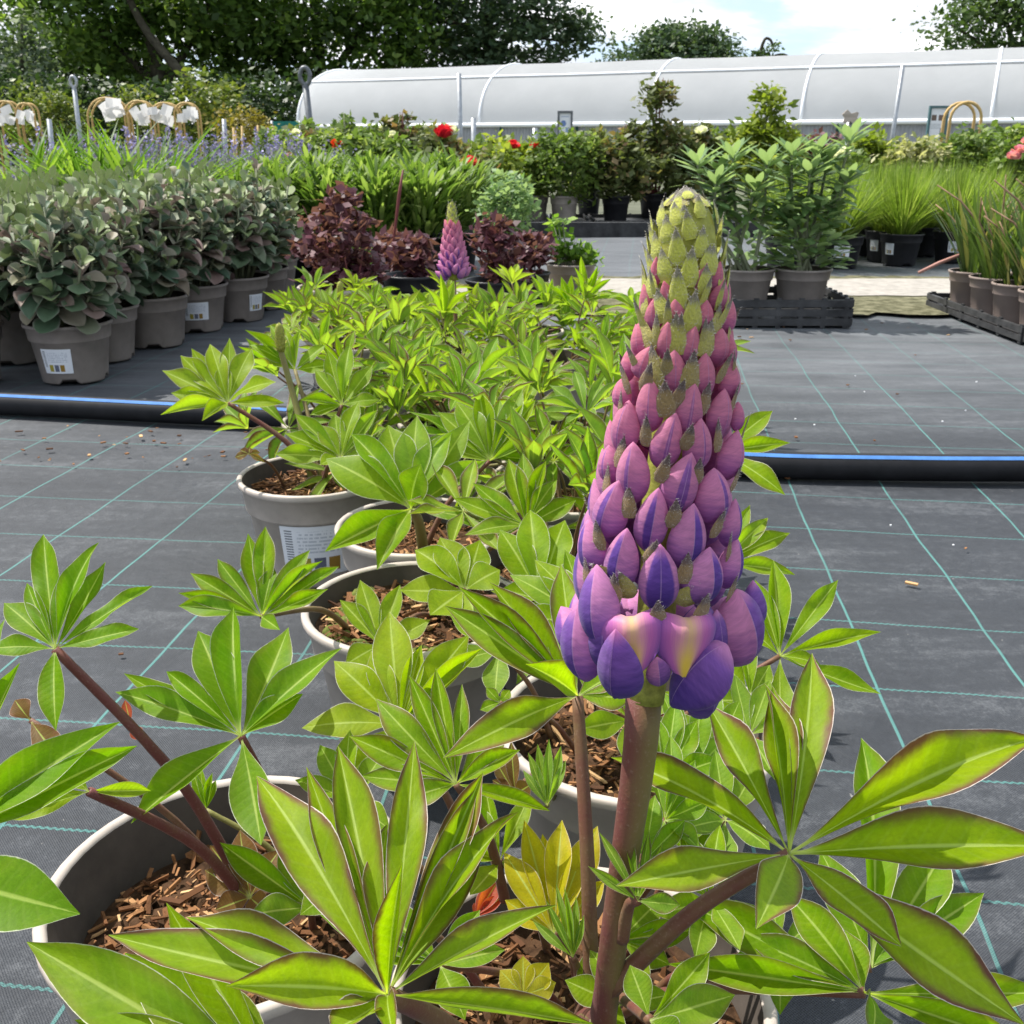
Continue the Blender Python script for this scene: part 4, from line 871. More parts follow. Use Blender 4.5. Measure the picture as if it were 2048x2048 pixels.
M['lime'] = foliage('lime_leaf', (0.10, 0.15, 0.02), (0.20, 0.25, 0.03), (0.36, 0.38, 0.09), 0.4)
M['cream'] = foliage('cream_variegated_leaf', (0.14, 0.17, 0.05), (0.36, 0.36, 0.18), (0.55, 0.52, 0.32), 0.3)
M['red_petal'] = foliage('red_rose_petal', (0.42, 0.008, 0.025), (0.62, 0.02, 0.045), (0.72, 0.06, 0.07), 0.3)
M['orange_petal'] = foliage('orange_petal', (0.6, 0.05, 0.02), (0.7, 0.08, 0.03), None, 0.3)
M['white_petal'] = foliage('white_petal', (0.65, 0.64, 0.58), (0.75, 0.74, 0.68), None, 0.3)
M['pink_petal'] = foliage('pink_petal', (0.62, 0.24, 0.34), (0.75, 0.36, 0.44), None, 0.3)
leafy('young_green_plant', 'young green leafy shoots in a grey pot at the edge of the stone path', 'plant', .226, 4.0, [(-.05, 0, .22, .035, .04, .085), (.02, 0, .17, .05, .05, .035), (.07, 0, .15, .035, .04, .03)], M['fresh'], 30, 16, .03, .030, (.098, .125, 'sedum_pot'))
leafy('young_green_plant', 'small feathery green plant at the edge of the black trays right of the flower spike', 'plant', -.02, 4.3, [(0, 0, .3, .11, .1, .11)], M['grey_leaf'], 60, 22, .05, .026, (.09, .14, 'black'))
leafy('young_green_plant', 'low green plant in a black pot between the maroon plants', 'plant', -.52, 3.3, [(0, 0, .2, .06, .06, .06)], M['fresh'], 24, 16, .04, .03, (.09, .13, 'black'))

# ---- tall grey green plants on the crate
def crate(name, label, x0, x1, y0, y1, h, rows=3):
    o = thing(name, label, 'crate', ((x0 + x1) / 2, (y0 + y1) / 2, 0)); c = ((x0 + x1) / 2, (y0 + y1) / 2); W, D = x1 - x0, y1 - y0
    part('base', MB().box((c[0], c[1], .012), (W - .02, D - .02, .010)).mesh('base', [M['crate']], False), o, Matrix())
    hs = (h - .006) / rows
    for (cx, cy, a, b) in ((c[0], y0, W, .012), (c[0], y1, W, .012), (x0, c[1], .012, D - .014), (x1, c[1], .012, D - .014)):
        for k in range(rows): part('slat', MB().box((cx, cy, .004 + hs * (k + .5)), (a, b, hs - .007)).mesh('slat', [M['crate']], False), o, Matrix())
        m = 6; mb = MB()
        for i in range(m):
            if a > b: mb.box((x0 + .02 + (W - .04) * i / (m - 1), cy, h / 2), (.016, .008, h))
            else: mb.box((cx, y0 + .02 + (D - .04) * i / (m - 1), h / 2), (.008, .016, h))
        part('ribs', mb.mesh('ribs', [M['crate']], False), o, Matrix())
    return o
crate('plant_crate', 'black slatted crate on the ground sheet carrying two grey green plants', .685, 1.085, 3.27, 3.60, .094)
def euphorbia(label, x, y, z0, stems, low):
    o = thing('grey_leaf_plant', label, 'plant', (x, y, z0), 'tall grey green plants on the crate'); pot_parts(o, .096, .125, 'sedum_pot')
    mb = MB(); Ps = []; Ds = []; Ns = []; Ls = []; Ws = []
    for (tx, ty, tz) in stems:
        b = np.array([x + R.uniform(-.04, .04), y + R.uniform(-.03, .03), z0 + .09]); tp = np.array([x + tx, y + ty, tz]); md = (b + tp) / 2 + [tx * .25, 0, .02]
        pts = smooth_path([b, md, tp], 5); mb.tube(pts, [.007 - .003 * i / (len(pts) - 1) for i in range(len(pts))], 6)
        for k in range(34):
            f = 1 - .42 * (k / 33) ** 1.3; i = f * (len(pts) - 1); p = pts[int(i)] + (pts[min(int(i) + 1, len(pts) - 1)] - pts[int(i)]) * (i % 1)
            a = k * 2.4; el = .95 - 1.35 * (k / 33); d = np.array([math.cos(a) * math.cos(el), math.sin(a) * math.cos(el), math.sin(el)])
            Ps.append(p); Ds.append(d); Ns.append([-math.cos(a) * math.sin(el), -math.sin(a) * math.sin(el), math.cos(el)]); Ls.append(R.uniform(.085, .12) * (.7 + .3 * min(1, k / 8))); Ws.append(R.uniform(.022, .032))
    for k in range(low):
        a = R.uniform(0, 6.28); rr = R.uniform(.02, .115); zz = R.uniform(z0 + .12, z0 + .34); d = unit([math.cos(a), math.sin(a), R.uniform(-.1, .9)])
        Ps.append([x + rr * math.cos(a), y + rr * math.sin(a), zz]); Ds.append(d); Ns.append([R.uniform(-.4, .4), R.uniform(-.4, .4), 1]); Ls.append(R.uniform(.045, .075)); Ws.append(R.uniform(.024, .036))
    part('stem', mb.mesh('stem', [M['sedum_stem']]), o, Matrix())
    part('foliage', blade_mesh('foliage', M['grey_leaf'], blades(np.array(Ps), np.array(Ds), np.array(Ns, float), np.array(Ls), np.array(Ws), LEAFP, -.15)), o, Matrix(), 'stuff')
euphorbia('grey green plant with bare curved stem in the left pot on the crate', .775, 3.44, .045, [(-.18, .02, .50), (-.06, .05, .52), (.04, .0, .50), (-.13, -.05, .44), (-.10, .06, .47), (0, -.04, .42)], 90)
euphorbia('bushier tall grey green plant in the right pot on the crate', .962, 3.44, .045, [(-.07, 0, .53), (.02, .04, .53), (.11, 0, .575), (-.02, -.05, .47), (.10, -.05, .45), (.06, .05, .50), (-.06, .06, .46)], 300)

# ---- fine grasses
M['stipa'] = foliage('fine_grass', (0.085, 0.14, 0.018), (0.16, 0.235, 0.035), (0.30, 0.36, 0.10), 0.45)
def grass(x, y, label, h, stk):
    o = thing('potted_grass', label, 'grass', (x, y, 0), 'fine grasses in black pots'); pot_parts(o, .105, .15, 'black', stk)
    n = 900; a = rng.uniform(0, 6.28, n); el = rng.uniform(.95, 1.54, n); rr = rng.uniform(0, .05, n)
    Pn = np.stack([x + rr * np.cos(a), y + rr * np.sin(a), np.full(n, .12)], 1); D = np.stack([np.cos(a) * np.cos(el), np.sin(a) * np.cos(el), np.sin(el)], 1)
    N = np.stack([-np.cos(a) * np.sin(el), -np.sin(a) * np.sin(el), np.cos(el)], 1)
    pr = [(0, .9), (.25, 1), (.5, .9), (.7, .7), (.87, .5), (1, .1)]
    part('foliage', blade_mesh('foliage', M['stipa'], blades(Pn, D, N, (h - .12) * rng.uniform(.75, 1.25, n), .0034, pr, -rng.uniform(.05, .75, n) * (1.45 - el) * 2.2)), o, Matrix(), 'stuff')
for i, (px, Y, l, s) in enumerate([(1570, 4.98, 'leftmost black-potted grass, half hidden by the crate plants', 1), (1600, 5.2, 'black-potted grass whose label faces left, second from the left', 1), (1682, 5.0, 'frontmost black-potted grass with a wide white label', 1),
                                   (1768, 5.3, 'black-potted grass with a narrow label left of the big clump', 2), (1800, 5.12, 'black-potted grass with a narrow label at its left side', 2), (1905, 5.25, 'rightmost black-potted grass with a wide white label', 1),
                                   (1650, 5.55, 'fine grass in the second row, left', 0), (1740, 5.6, 'fine grass in the second row, middle', 0), (1840, 5.55, 'fine grass in the second row, right', 0), (1960, 5.5, 'fine grass in the second row behind the sword-leaved plants', 0), (1690, 5.85, 'fine grass in the back row, left', 0), (1790, 5.9, 'fine grass in the back row, middle', 0), (1890, 5.85, 'fine grass in the back row, right', 0)]):
    x = A(px, 500, Y)[0]; grass(x, Y, l, .415 + .015 * (i > 5), {1: (-math.pi / 2 - .25, .40, .35, .72), 2: (-math.pi / 2 - .95, .26, .35, .75), 0: None}[s])

# ---- sword-leaved plants in the tray at the right
tr = crate('plant_tray', 'black open tray of sword-leaved plants at the right edge', 1.50, 1.98, 2.98, 3.72, .055, 2)
M['sword'] = foliage('sword_leaf', (0.05, 0.09, 0.02), (0.11, 0.18, 0.04), (0.28, 0.24, 0.09), 0.35, mid=.2)
M['dry'] = plain('dry_stalk', (0.30, 0.19, 0.12), 0.8, 0.2, 0.3, 40)
M['pink_brown_pot'] = plain('pinkish_pot_plastic', (0.26, 0.205, 0.18), 0.55, 0.3, 0.1, 12)
sw = [(1.60, 3.60, 'sword-leaved plant in the farthest pot of the tray'), (1.60, 3.43, 'sword-leaved plant in the second farthest pot of the tray'), (1.60, 3.26, 'sword-leaved plant in the third pot along the tray'), (1.60, 3.08, 'nearest sword-leaved plant in the tray'), (1.79, 3.55, 'sword-leaved plant with a pink flower, far inner row of the tray'), (1.79, 3.36, 'sword-leaved plant in the middle of the inner row'), (1.79, 3.17, 'sword-leaved plant in the near inner row')]
for i, (x, y, l) in enumerate(sw):
    o = strap_plant('sword_leaf_plant', l, 'plant', x, y, .40 + .06 * (i > 3), 40, .017, M['sword'], up=1.12, potm='pink_brown_pot', Rr=.083, H=.125, droop=.35, group='sword-leaved plants in the tray')
    o.location.z = .018
    mb = MB()
    for k in range(5):
        a = R.uniform(0, 6.28); l1 = R.uniform(.2, .42); p = np.array([x, y, .12]); pts = [p]
        d = unit([math.cos(a) * .45, math.sin(a) * .35, R.uniform(.9, 1.7)])
        for j in range(4): p = p + d * l1 / 4; d = unit(d + [math.cos(a) * .12, math.sin(a) * .1, -.22 if k < 3 else 0]); pts.append(p)
        mb.tube(pts, [.005, .005, .004, .003, .002], 5)
    part('dry_stalk', mb.mesh('dry_stalk', [M['dry']]), o, Matrix())
    if i == 4:
        for dx, dz in ((0, 0), (.03, .03), (-.02, -.02), (.05, .0)): flower_head(o, A(2036 + dx * 600, 318 - dz * 600, 3.5), .022, 'pink_petal')
o = thing('fallen_stalk', 'long pinkish dry stalk sticking out left from the tray', 'stalk', (1.60, 3.62, .17))
part('stalk', MB().tube([A(1925, 508, 3.6), A(1880, 525, 3.58), A(1838, 545, 3.56)], [.007, .007, .006], 6).mesh('stalk', [plain('pink_dry_stalk', (0.42, 0.22, 0.18), .7)]), o, Matrix())

# ---- roses and shrubs in front of the polytunnel
def pot_row(px, Y, z0=0.03): return A(px, 300, Y)[0], Y
mbx = thing('edging_board', 'dark edging board lying across the ground before the rose trays', 'edging', (.4, 6.72, 0))
part('board', MB().box((.55, 6.72, .045), (2.1, .05, .09)).mesh('board', [M['crate']], False), mbx, Matrix())
for k, (x0, x1, l) in enumerate(((-.02, .27, 'black tray under the first pots right of the lance-leaved plants'), (.30, .56, 'black tray in the middle of the rose row'), (.60, 1.15, 'long black tray under the dark rose pots'))):
    crate('pot_tray', l, x0, x1, 7.5, 8.3, .05, 1)
row = [(1082, 8.0, 'cream', 'sedum_pot'), (1130, 7.85, 'cream', 'pot'), (1185, 7.9, 'x', 'sedum_pot'), (1240, 7.9, 'x', 'black'), (1292, 7.9, 'x', 'black')]
def shr(label, px, Y, yt, wpx, mat, leaf, clumps, pot='black', flowers=(), cs=.07, name='potted_shrub', pillar=None, stems=True, group=None, low=.16):
    yt -= 22 if 550 < px < 1060 and Y > 6.8 else 14 if px < 1700 and Y > 7.5 else 0
    x = A(px, 300, Y)[0]; z = Y * .955; r = wpx / F * z / 2; h = A(px, yt, Y)[2]; bl = [(0, 0, low + (h - low) * .45, r, r * .8, (h - low) * .5), (-r * .4, 0, low + (h - low) * .6, r * .6, r * .5, (h - low) * .36), (r * .4, 0, low + (h - low) * .52, r * .6, r * .5, (h - low) * .4)]
    if pillar:
        ph = A(px, pillar, Y)[2]; bl += [(0, 0, (h + ph) / 2, r * .42, r * .4, (ph - h) * .5), (.02, 0, ph - .05, r * .16, r * .16, .12)]
    fl = []
    for (fx, fy, fr, fm) in flowers: p = A(fx, fy, Y - r * .75); fl.append((p[0], p[1], p[2], fr, fm))
    return leafy(name, label, 'shrub' if 'rose' not in name else 'rose', x, Y, bl, M[mat], clumps, 20, cs, leaf, (.11, .2, pot), group, fl, stems=stems)
shr('feathery mid green shrub in pale pots in front of the blue notice', 1130, 7.9, 268, 150, 'mid_green', .045, 130, 'pot')
shr('small leafy shrub at the left end of the rose trays', 1070, 8.0, 320, 70, 'lime', .05, 46, 'sedum_pot')
shr('tall dark rose trained up a pillar against the tunnel', 1310, 8.3, 250, 170, 'rose_leaf', .055, 150, 'black', [(1402, 268, .05, 'white_petal'), (1395, 320, .04, 'white_petal')], pillar=165, name='potted_rose', stems='maroon_stem')
shr('dark leafy rose in a black pot left of the pillar rose', 1235, 7.9, 290, 120, 'rose_leaf', .055, 90, 'black', name='potted_rose')
shr('dark green shrub right of the pillar rose', 1395, 8.6, 255, 110, 'rose_leaf', .055, 80, 'black')
shr('lime green climber trained up a pillar right of the middle', 1530, 8.2, 240, 140, 'lime', .055, 150, 'black', pillar=178, name='climbing_plant')
shr('rose with a large double red bloom and reddish leaves', 890, 7.6, 285, 110, 'rose_leaf', .055, 90, 'black', [(890, 276, .075, 'red_petal'), (903, 268, .05, 'white_petal')], name='potted_rose', stems='maroon_stem', group=None)
shr('rose with a bright red bloom low among lime leaves', 940, 6.9, 322, 90, 'rose_leaf', .05, 60, 'black', [(939, 336, .062, 'red_petal')], name='potted_rose')
shr('rose with two crimson blooms beside the notice', 1045, 8.2, 300, 110, 'lime', .055, 70, 'black', [(1026, 298, .055, 'red_petal'), (1072, 297, .045, 'red_petal')], name='potted_rose')
shr('reddish leaved rose just left of the big red bloom', 800, 8.2, 258, 110, 'rose_leaf', .055, 90, 'black', [(785, 275, .04, 'white_petal')], name='potted_rose', stems='maroon_stem', pillar=232)
shr('rose with a small orange bloom in front of the tunnel end', 690, 8.0, 262, 130, 'mid_green', .055, 100, 'black', [(674, 290, .04, 'orange_petal'), (673, 298, .03, 'orange_petal')], name='potted_rose', pillar=238)
shr('low rose with one orange red bud beside the eye stake', 585, 7.4, 285, 90, 'mid_green', .05, 70, 'black', [(580, 315, .03, 'orange_petal'), (592, 268, .03, 'white_petal')], name='potted_rose')
shr('green shrub with pale blooms left of the plain pole', 745, 8.4, 250, 90, 'mid_green', .055, 70, 'black', [(768, 262, .04, 'white_petal')])
shr('grey leaved shrub below the crimson roses', 1000, 6.4, 350, 110, 'grey_leaf', .045, 80, 'black')
shr('small green rose below the lime leaves, near the post', 985, 7.4, 312, 90, 'lime', .05, 60, 'black')
shr('yellow green shrub at the foot of the leaning pole', 1750, 7.6, 262, 100, 'lime', .05, 90)
shr('cream variegated shrub below the poster sign', 1835, 7.3, 272, 110, 'cream', .045, 90)
shr('dense green shrub right of the poster sign', 1960, 7.4, 255, 160, 'mid_green', .045, 140, 'black', [(2022, 268, .03, 'white_petal')])
shr('green shrub cut by the right photo edge', 2050, 7.0, 245, 110, 'mid_green', .045, 90)
shr('dark purple shrub behind the capped post', 1640, 8.4, 268, 70, 'purple', .05, 40)
shr('low green shrub with white blooms beside the capped post', 1690, 7.2, 300, 90, 'mid_green', .045, 60, 'black', [(1685, 312, .05, 'white_petal'), (1672, 316, .04, 'white_petal')])
shr('dark shrub behind the poster sign', 1890, 8.2, 275, 120, 'rose_leaf', .05, 80)
shr('wispy brown green shrub behind the grasses', 1815, 8.2, 280, 90, 'rose_leaf', .045, 60)
for px, Y, l in ((700, 10.5, 'leafy shrub in the far row before the tunnel end'), (850, 10.8, 'leafy shrub in the far row left of the plain pole'), (620, 10.2, 'leafy shrub in the far row beside the eye stake')):
    shr(l, px, Y, 262, 110, 'mid_green', .06, 80)

for px, Y, yt, w_, mt, l in ((850, 8.6, 272, 90, 'rose_leaf', 'reddish shrub behind the big red bloom'), (960, 7.9, 300, 80, 'mid_green', 'green shrub between the red blooms'), (905, 7.9, 315, 110, 'rose_leaf', 'brown green shrub under the big red bloom'), (1010, 8.6, 290, 80, 'lime', 'yellow green shrub left of the crimson roses'),
                          (640, 8.6, 268, 120, 'rose_leaf', 'brown green shrub behind the rose with orange bloom'), (720, 7.4, 288, 120, 'mid_green', 'leafy shrub above the lance-leaved plants'), (790, 7.0, 296, 110, 'mid_green', 'leafy shrub left of the low red rose'), (560, 9.2, 270, 110, 'mid_green', 'leafy shrub at the foot of the windbreak'), (1180, 8.9, 262, 110, 'rose_leaf', 'dark shrub behind the feathery shrub'), (1450, 8.8, 268, 100, 'mid_green', 'green shrub left of the lime climber'), (1590, 8.6, 285, 90, 'mid_green', 'green shrub right of the lime climber'), (1990, 8.6, 250, 130, 'mid_green', 'tall green shrub behind the right-hand shrubs')):
    shr(l, px, Y, yt, w_, mt, .055, 90, 'black')
# ================================================================== lupins
def leaflet_mesh(mat, fold, arch, wav, peak, side=0.0, twist=0.0, nl=16, nw=4):
    mb = MB(); V = []; uv = []; m = 2 * nw + 1; ph = R.uniform(0, 6)
    for i in range(nl + 1):
        v = i / nl; q = v ** peak; wd = max(.05 if v < .5 else .012, (math.sin(math.pi * q) ** 1.12 if 0 < q < 1 else 0)) * .5
        for j in range(-nw, nw + 1):
            u = j / nw; au = abs(u)
            z = .24 * fold * wd * 2 * au ** 1.15 * .5 + arch * 4 * v * (1 - v) + wav * au * au * math.sin(9 * v + ph + (2 if u > 0 else 0)) * wd * 2 * .24
            xx = u * wd * (1 - .25 * fold * au) ; ta = twist * v * v; z0 = arch * 4 * v * (1 - v); V.append((xx * math.cos(ta) + side * math.sin(math.pi * v), v, z0 + (z - z0) + .24 * xx * math.sin(ta))); uv.append(((u + 1) / 2, v))
    mb.add(V, [[i * m + j, i * m + j + 1, (i + 1) * m + j + 1, (i + 1) * m + j] for i in range(nl) for j in range(m - 1)], 0, uv)
    return mb.mesh('leaflet', [mat])
LFL = {}
for k in ('leaf', 'leaf_red', 'leaf_bronze', 'leaf_gold'):
    LFL[k] = [leaflet_mesh(M[k], f, a, w_, p) for f, a, w_, p, sd, tw in ((.45, .05, .10, 1.25, .06, .3), (.7, .035, .12, 1.15, -.07, -.5), (.3, .08, .18, 1.3, .1, -.2), (.95, .02, .08, 1.2, -.04, .6), (.55, -.03, .16, 1.35, .08, .5), (.8, .10, .2, 1.25, -.1, .2), (1.2, .05, .12, 1.1, .03, -.7), (.5, .02, .22, 1.4, 0, 0))]
STEMC = (.85, 0, 0)
def add_leaf(o, hub, crown, tips, axis, col=(.5, .1, 0), mat='leaf', prad=.0022, stemc=STEMC, sag=.02, jit=.12, bow=.12):
    """one palmate leaf: petiole + leaflets.  tips = [(world tip, width)]"""
    hub = np.asarray(hub, float); crown = np.asarray(crown, float); ax = unit(axis)
    mid = (hub + crown) / 2 + np.array([0, 0, 1]) * sag * .3 + (hub - crown) * np.array([1, 1, 0]) * -bow
    pts = smooth_path([crown, mid, hub], 6)
    lf = part('leaf', MB().tube(pts, [prad * (1.25 - .45 * i / (len(pts) - 1)) for i in range(len(pts))], 8).mesh('leaf', [M['stem']]), o, Matrix(), color=stemc)
    for tp, wd in tips:
        tp = np.asarray(tp, float); d = tp - hub; L = np.linalg.norm(d)
        n = ax + rdir(1)[0] * jit
        if abs(unit(n) @ unit(d)) > .985: n = n + np.array([.2, -.5, .4])
        c = tuple(min(1, max(0, x + R.uniform(-.10, .10))) for x in col)
        part('leaflet', R.choice(LFL[mat]), lf, frame(hub, d, n, wd, L, L), color=c)
    return lf
def leaf_px(o, hub, tips, crown, tilt=.6, col=(.6, .1, 0), mat='leaf', prad=.0022, stemc=STEMC, cup=.0, jit=.12, bow=.12):
    hx, hy, hz = hub; H = P(hx, hy, hz)
    ax = UPV * tilt - FWD; ax = unit(ax)
    out = []
    for tpx in tips:
        x, y, wd = tpx[:3]; dz = tpx[3] if len(tpx) > 3 else tilt * (hy - y) / F * hz - cup * math.hypot(x - hx, y - hy) / F * hz
        out.append((P(x, y, hz + dz), wd / F * (hz + dz / 2) * 1.12))
    return add_leaf(o, H, crown, out, ax, col, mat, prad, stemc, jit=jit, bow=bow)
def chips(par, c, r, z, n):
    for i in range(n):
        q = r * math.sqrt(R.random()); a = R.uniform(0, 6.283); L = R.choice((.005, .007, .009, .012, .012, .016, .022)) * R.uniform(.8, 1.25)
        p = np.array([c[0] + q * math.cos(a), c[1] + q * math.sin(a), z + R.uniform(.0, .007)])
        d = unit([R.uniform(-1, 1), R.uniform(-1, 1), R.uniform(-.35, .35)]); nn = unit([R.uniform(-.4, .4), R.uniform(-.4, .4), 1])
        part('bark_chip', R.choice(CHIP), par, frame(p, d, nn, L * (R.uniform(.10, .26) if L > .008 else R.uniform(.3, .7)), L, L * R.uniform(.06, .2)))
def chip_mesh():
    V = [(x * R.uniform(.6, 1.2) / 2, y * R.uniform(.75, 1.1) / 2, z * R.uniform(.5, 1.2) / 2) for x in (-1, 1) for y in (-1, 0, 1) for z in (-1, 1)]
    Fc = [[0, 1, 3, 2], [2, 3, 5, 4], [6, 8, 9, 7], [8, 10, 11, 9], [0, 2, 8, 6], [2, 4, 10, 8], [1, 7, 9, 3], [3, 9, 11, 5], [0, 6, 7, 1], [4, 5, 11, 10]]
    return MB().add(V, Fc).mesh('bark_chip', [M['chip']], False)
CHIP = [chip_mesh() for _ in range(7)]
def chips_stuff(par, c, r, z, n):
    mb = MB()
    for i in range(n):
        q = r * math.sqrt(R.random()); a = R.uniform(0, 6.283); L = R.uniform(.008, .02)
        d = unit([R.uniform(-1, 1), R.uniform(-1, 1), R.uniform(-.4, .4)]); Mx = frame((0, 0, 0), d, [R.uniform(-.5, .5), R.uniform(-.5, .5), 1], 1, 1, 1).to_3x3(); L *= R.choice((.3, .45, .6, .9)); mb.box((c[0] + q * math.cos(a), c[1] + q * math.sin(a), z + R.uniform(0, .006)), (L * R.uniform(.1, .3), L, L * .1), 0, 0, Mx); mb.r[-1][:] = R.random()
    part('bark_mulch', mb.mesh('bark_mulch', [M['chip']], False), par, Matrix(), 'stuff')
PH = .145
def lupin(label, x, y, Rr=.098, nchips=0, sticker=None, potm='pot', fill=.80, group='potted lupins on the ground sheet', moss=False, H=PH):
    o = thing('potted_lupin', label, 'lupin', (x, y, 0), group)
    c = pot_parts(o, Rr, H, potm, sticker, fill)
    r = Rr * (.70 + .235 * fill) - .008
    if nchips: chips(c, (x, y), r, H * fill + .001, nchips)
    chips_stuff(c, (x, y), r, H * fill + .001, 420)
    if moss:
        mb = MB()
        for i in range(90):
            a = R.uniform(2.2, 6.0); q = r * R.uniform(.72, 1.0); s = R.uniform(.004, .010); p = np.array([x + q * math.cos(a), y + q * math.sin(a), H * fill + .002])
            mb.lathe([(0, s * .7), (s * .5, s * .5), (s, 0)], 7, 0, p)
        part('moss', mb.mesh('moss', [M['moss']]), c, Matrix(), 'stuff')
    o['crown_z'] = H * fill
    return o
def grow(o, x, y, n, h=(.20, .29), r=(.02, .145), L=(.055, .082), col=(.35, .25, .05), away=None, seed=0):
    rr = random.Random(seed * 7 + 3); cz = o['crown_z']
    n = int(n * .98)
    for i in range(n):
        a = i * 2.39996 + rr.uniform(-.4, .4); q = r[0] + (r[1] - r[0]) * math.sqrt((i + .5) / n); hh = h[1] - (h[1] - h[0]) * (q / r[1]) ** 1.6 + rr.uniform(-.05, .035)
        hub = np.array([x + q * math.cos(a), y + q * math.sin(a), hh]); crown = np.array([x + .02 * math.cos(a), y + .02 * math.sin(a), cz])
        out = np.array([math.cos(a), math.sin(a), 0]); ax = unit(out * .45 * q / r[1] + np.array([0, -.25, 1.0]) + np.array([rr.uniform(-.3, .3), rr.uniform(-.3, .3), 0]))
        e1 = unit(np.cross(ax, [.2, .9, .1])); e2 = np.cross(ax, e1); k = rr.randint(8, 10); LL = rr.uniform(*L); op = rr.uniform(.1, 1.05); tips = []
        for j in range(k):
            b = j * 6.283 / k + rr.uniform(-.12, .12); el = op + rr.uniform(-.18, .18); d = (math.cos(b) * e1 + math.sin(b) * e2) * math.cos(el) + ax * math.sin(el)
            l = LL * rr.uniform(.8, 1.12); tips.append((hub + d * l, l * rr.uniform(.25, .31)))
        c = (max(0, col[0] + rr.uniform(-.3, .5)), max(0, col[1] + rr.uniform(-.2, .3) + (.5 if rr.random() < .07 else 0)), col[2] + rr.uniform(-.1, .12))
        add_leaf(o, hub, crown, tips, ax, c, 'leaf', .0018, (rr.uniform(.3, .9), 0, 0))

# ------------------------------------------------------------------ flower spike pieces
def bud_mesh(sharp=.3, lean=.10, a=.62, b=.78, side=0.0, nv=16, nu=24):
    mb = MB(); V = []; uv = []; pk = a / (a + b); nm = pk ** a * (1 - pk) ** b
    for i in range(nv + 1):
        v = i / nv; wv = (max(v, .012) ** a) * (max(1 - v, .004) ** b) / nm
        for k in range(nu):
            ph = -math.pi + 2 * math.pi * (k + .5 * 0) / nu; c, s = math.cos(ph), math.sin(ph); ap = abs(ph) / math.pi
            x = .5 * wv * s * (1 - sharp * max(c, 0) ** 2); z = (.50 if c > 0 else .36) * wv * c
            g = math.exp(-((ap - .085) / .05) ** 2) * .045 * wv; z -= g
            z += lean * (v * v - .3) ; x += side * v * v; V.append((x, v, z)); uv.append((k / nu, v))
    Fc = [[i * nu + k, i * nu + (k + 1) % nu, (i + 1) * nu + (k + 1) % nu, (i + 1) * nu + k] for i in range(nv) for k in range(nu)]
    Fc += [list(range(nu))[::-1], [nv * nu + k for k in range(nu)]]
    return mb.add(V, Fc, 0, uv).mesh('bud', [M['bud']])
BUD = [bud_mesh(.36, .12, .6, .9, .08), bud_mesh(.48, .02, .55, .8, -.1), bud_mesh(.30, .18, .6, .95, -.05), bud_mesh(.42, .08, .5, .85, .14), bud_mesh(.40, .10, .65, .85, 0)]
WING = [bud_mesh(.62, .10, .42, .95), bud_mesh(.62, .30, .75, .62, .0)]
def hairs(mb, pts, nrm, L, wd, m=1, up=None):
    V = []; n = len(pts)
    for p, q in zip(pts, nrm):
        d = unit(q + rdir(1)[0] * .55 + (0 if up is None else up)); s = unit(np.cross(d, rdir(1)[0])); l = L * R.uniform(.5, 1.3); b = d + rdir(1)[0] * .3
        V += [p - s * wd, p + s * wd, p + d * l * .55 + s * wd * .6, p + d * l * .55 - s * wd * .6, p + (d + b) * l * .5]
    mb.add(V, sum([[[5 * i, 5 * i + 1, 5 * i + 2, 5 * i + 3], [5 * i + 3, 5 * i + 2, 5 * i + 4]] for i in range(n)], []), m, [(0, .5)] * len(V))
def sepal_mesh(nh, curl, hl=.15, hw=.0060):
    mb = MB(); V = []; uv = []; nv, nu = 12, 8; pts = []; nr = []
    for i in range(nv + 1):
        v = i / nv; wv = (.45 + .9 * v) if v < .25 else (.675 * (1 - ((v - .25) / .75) ** 1.5) ** .9); wv = max(wv, .01)
        for j in range(-nu, nu + 1):
            u = j / nu; a = u * 1.25; x = .5 * wv * math.sin(a) / math.sin(1.25) * 1.4; z = .5 * wv * (math.cos(a) - .3) + curl * (v - .2) ** 2 - .25 * max(0, .2 - v)
            V.append((x, v, z)); uv.append(((u + 1) / 2, v))
            if R.random() < nh / (nv * nu * 2) and v > .04: pts.append(np.array([x, v, z])); nr.append(np.array([math.sin(a) * .9, .35, math.cos(a)]))
    m = 2 * nu + 1
    mb.add(V, [[i * m + j, i * m + j + 1, (i + 1) * m + j + 1, (i + 1) * m + j] for i in range(nv) for j in range(m - 1)], 0, uv)
    hairs(mb, pts, nr, hl, hw)
    return mb.mesh('sepal', [M['sepal'], M['hair']])
SEP = [sepal_mesh(90, c) for c in (.10, .28, -.02)]
def banner_mesh():
    mb = MB(); V = []; uv = []; nv, nu = 12, 10; m = 2 * nu + 1
    for i in range(nv + 1):
        v = i / nv; wv = .28 + .72 * math.sin(min(1, v * 1.15) * math.pi * .68) ** .8; yy = v if v < .62 else .62 + .16 * math.sin((v - .62) / .38 * 2.4); zb = 0 if v < .62 else -.20 * (1 - math.cos((v - .62) / .38 * 2.4))
        for j in range(-nu, nu + 1):
            u = j / nu; au = abs(u); x = .5 * wv * (u - .18 * u ** 3); z = -.30 * au ** 2.2 * (.35 + v) + .09 * math.exp(-(au / .22) ** 2) + zb - .05 * math.exp(-(au / .05) ** 2)
            y = yy * (1 - .07 * au ** 2.5) - .025 * math.exp(-(au / .10) ** 2) * v; V.append((x, y, z)); uv.append(((u + 1) / 2, v))
    return mb.add(V, [[i * m + j, i * m + j + 1, (i + 1) * m + j + 1, (i + 1) * m + j] for i in range(nv) for j in range(m - 1)], 0, uv).mesh('banner_petal', [M['banner']])
BAN = banner_mesh()

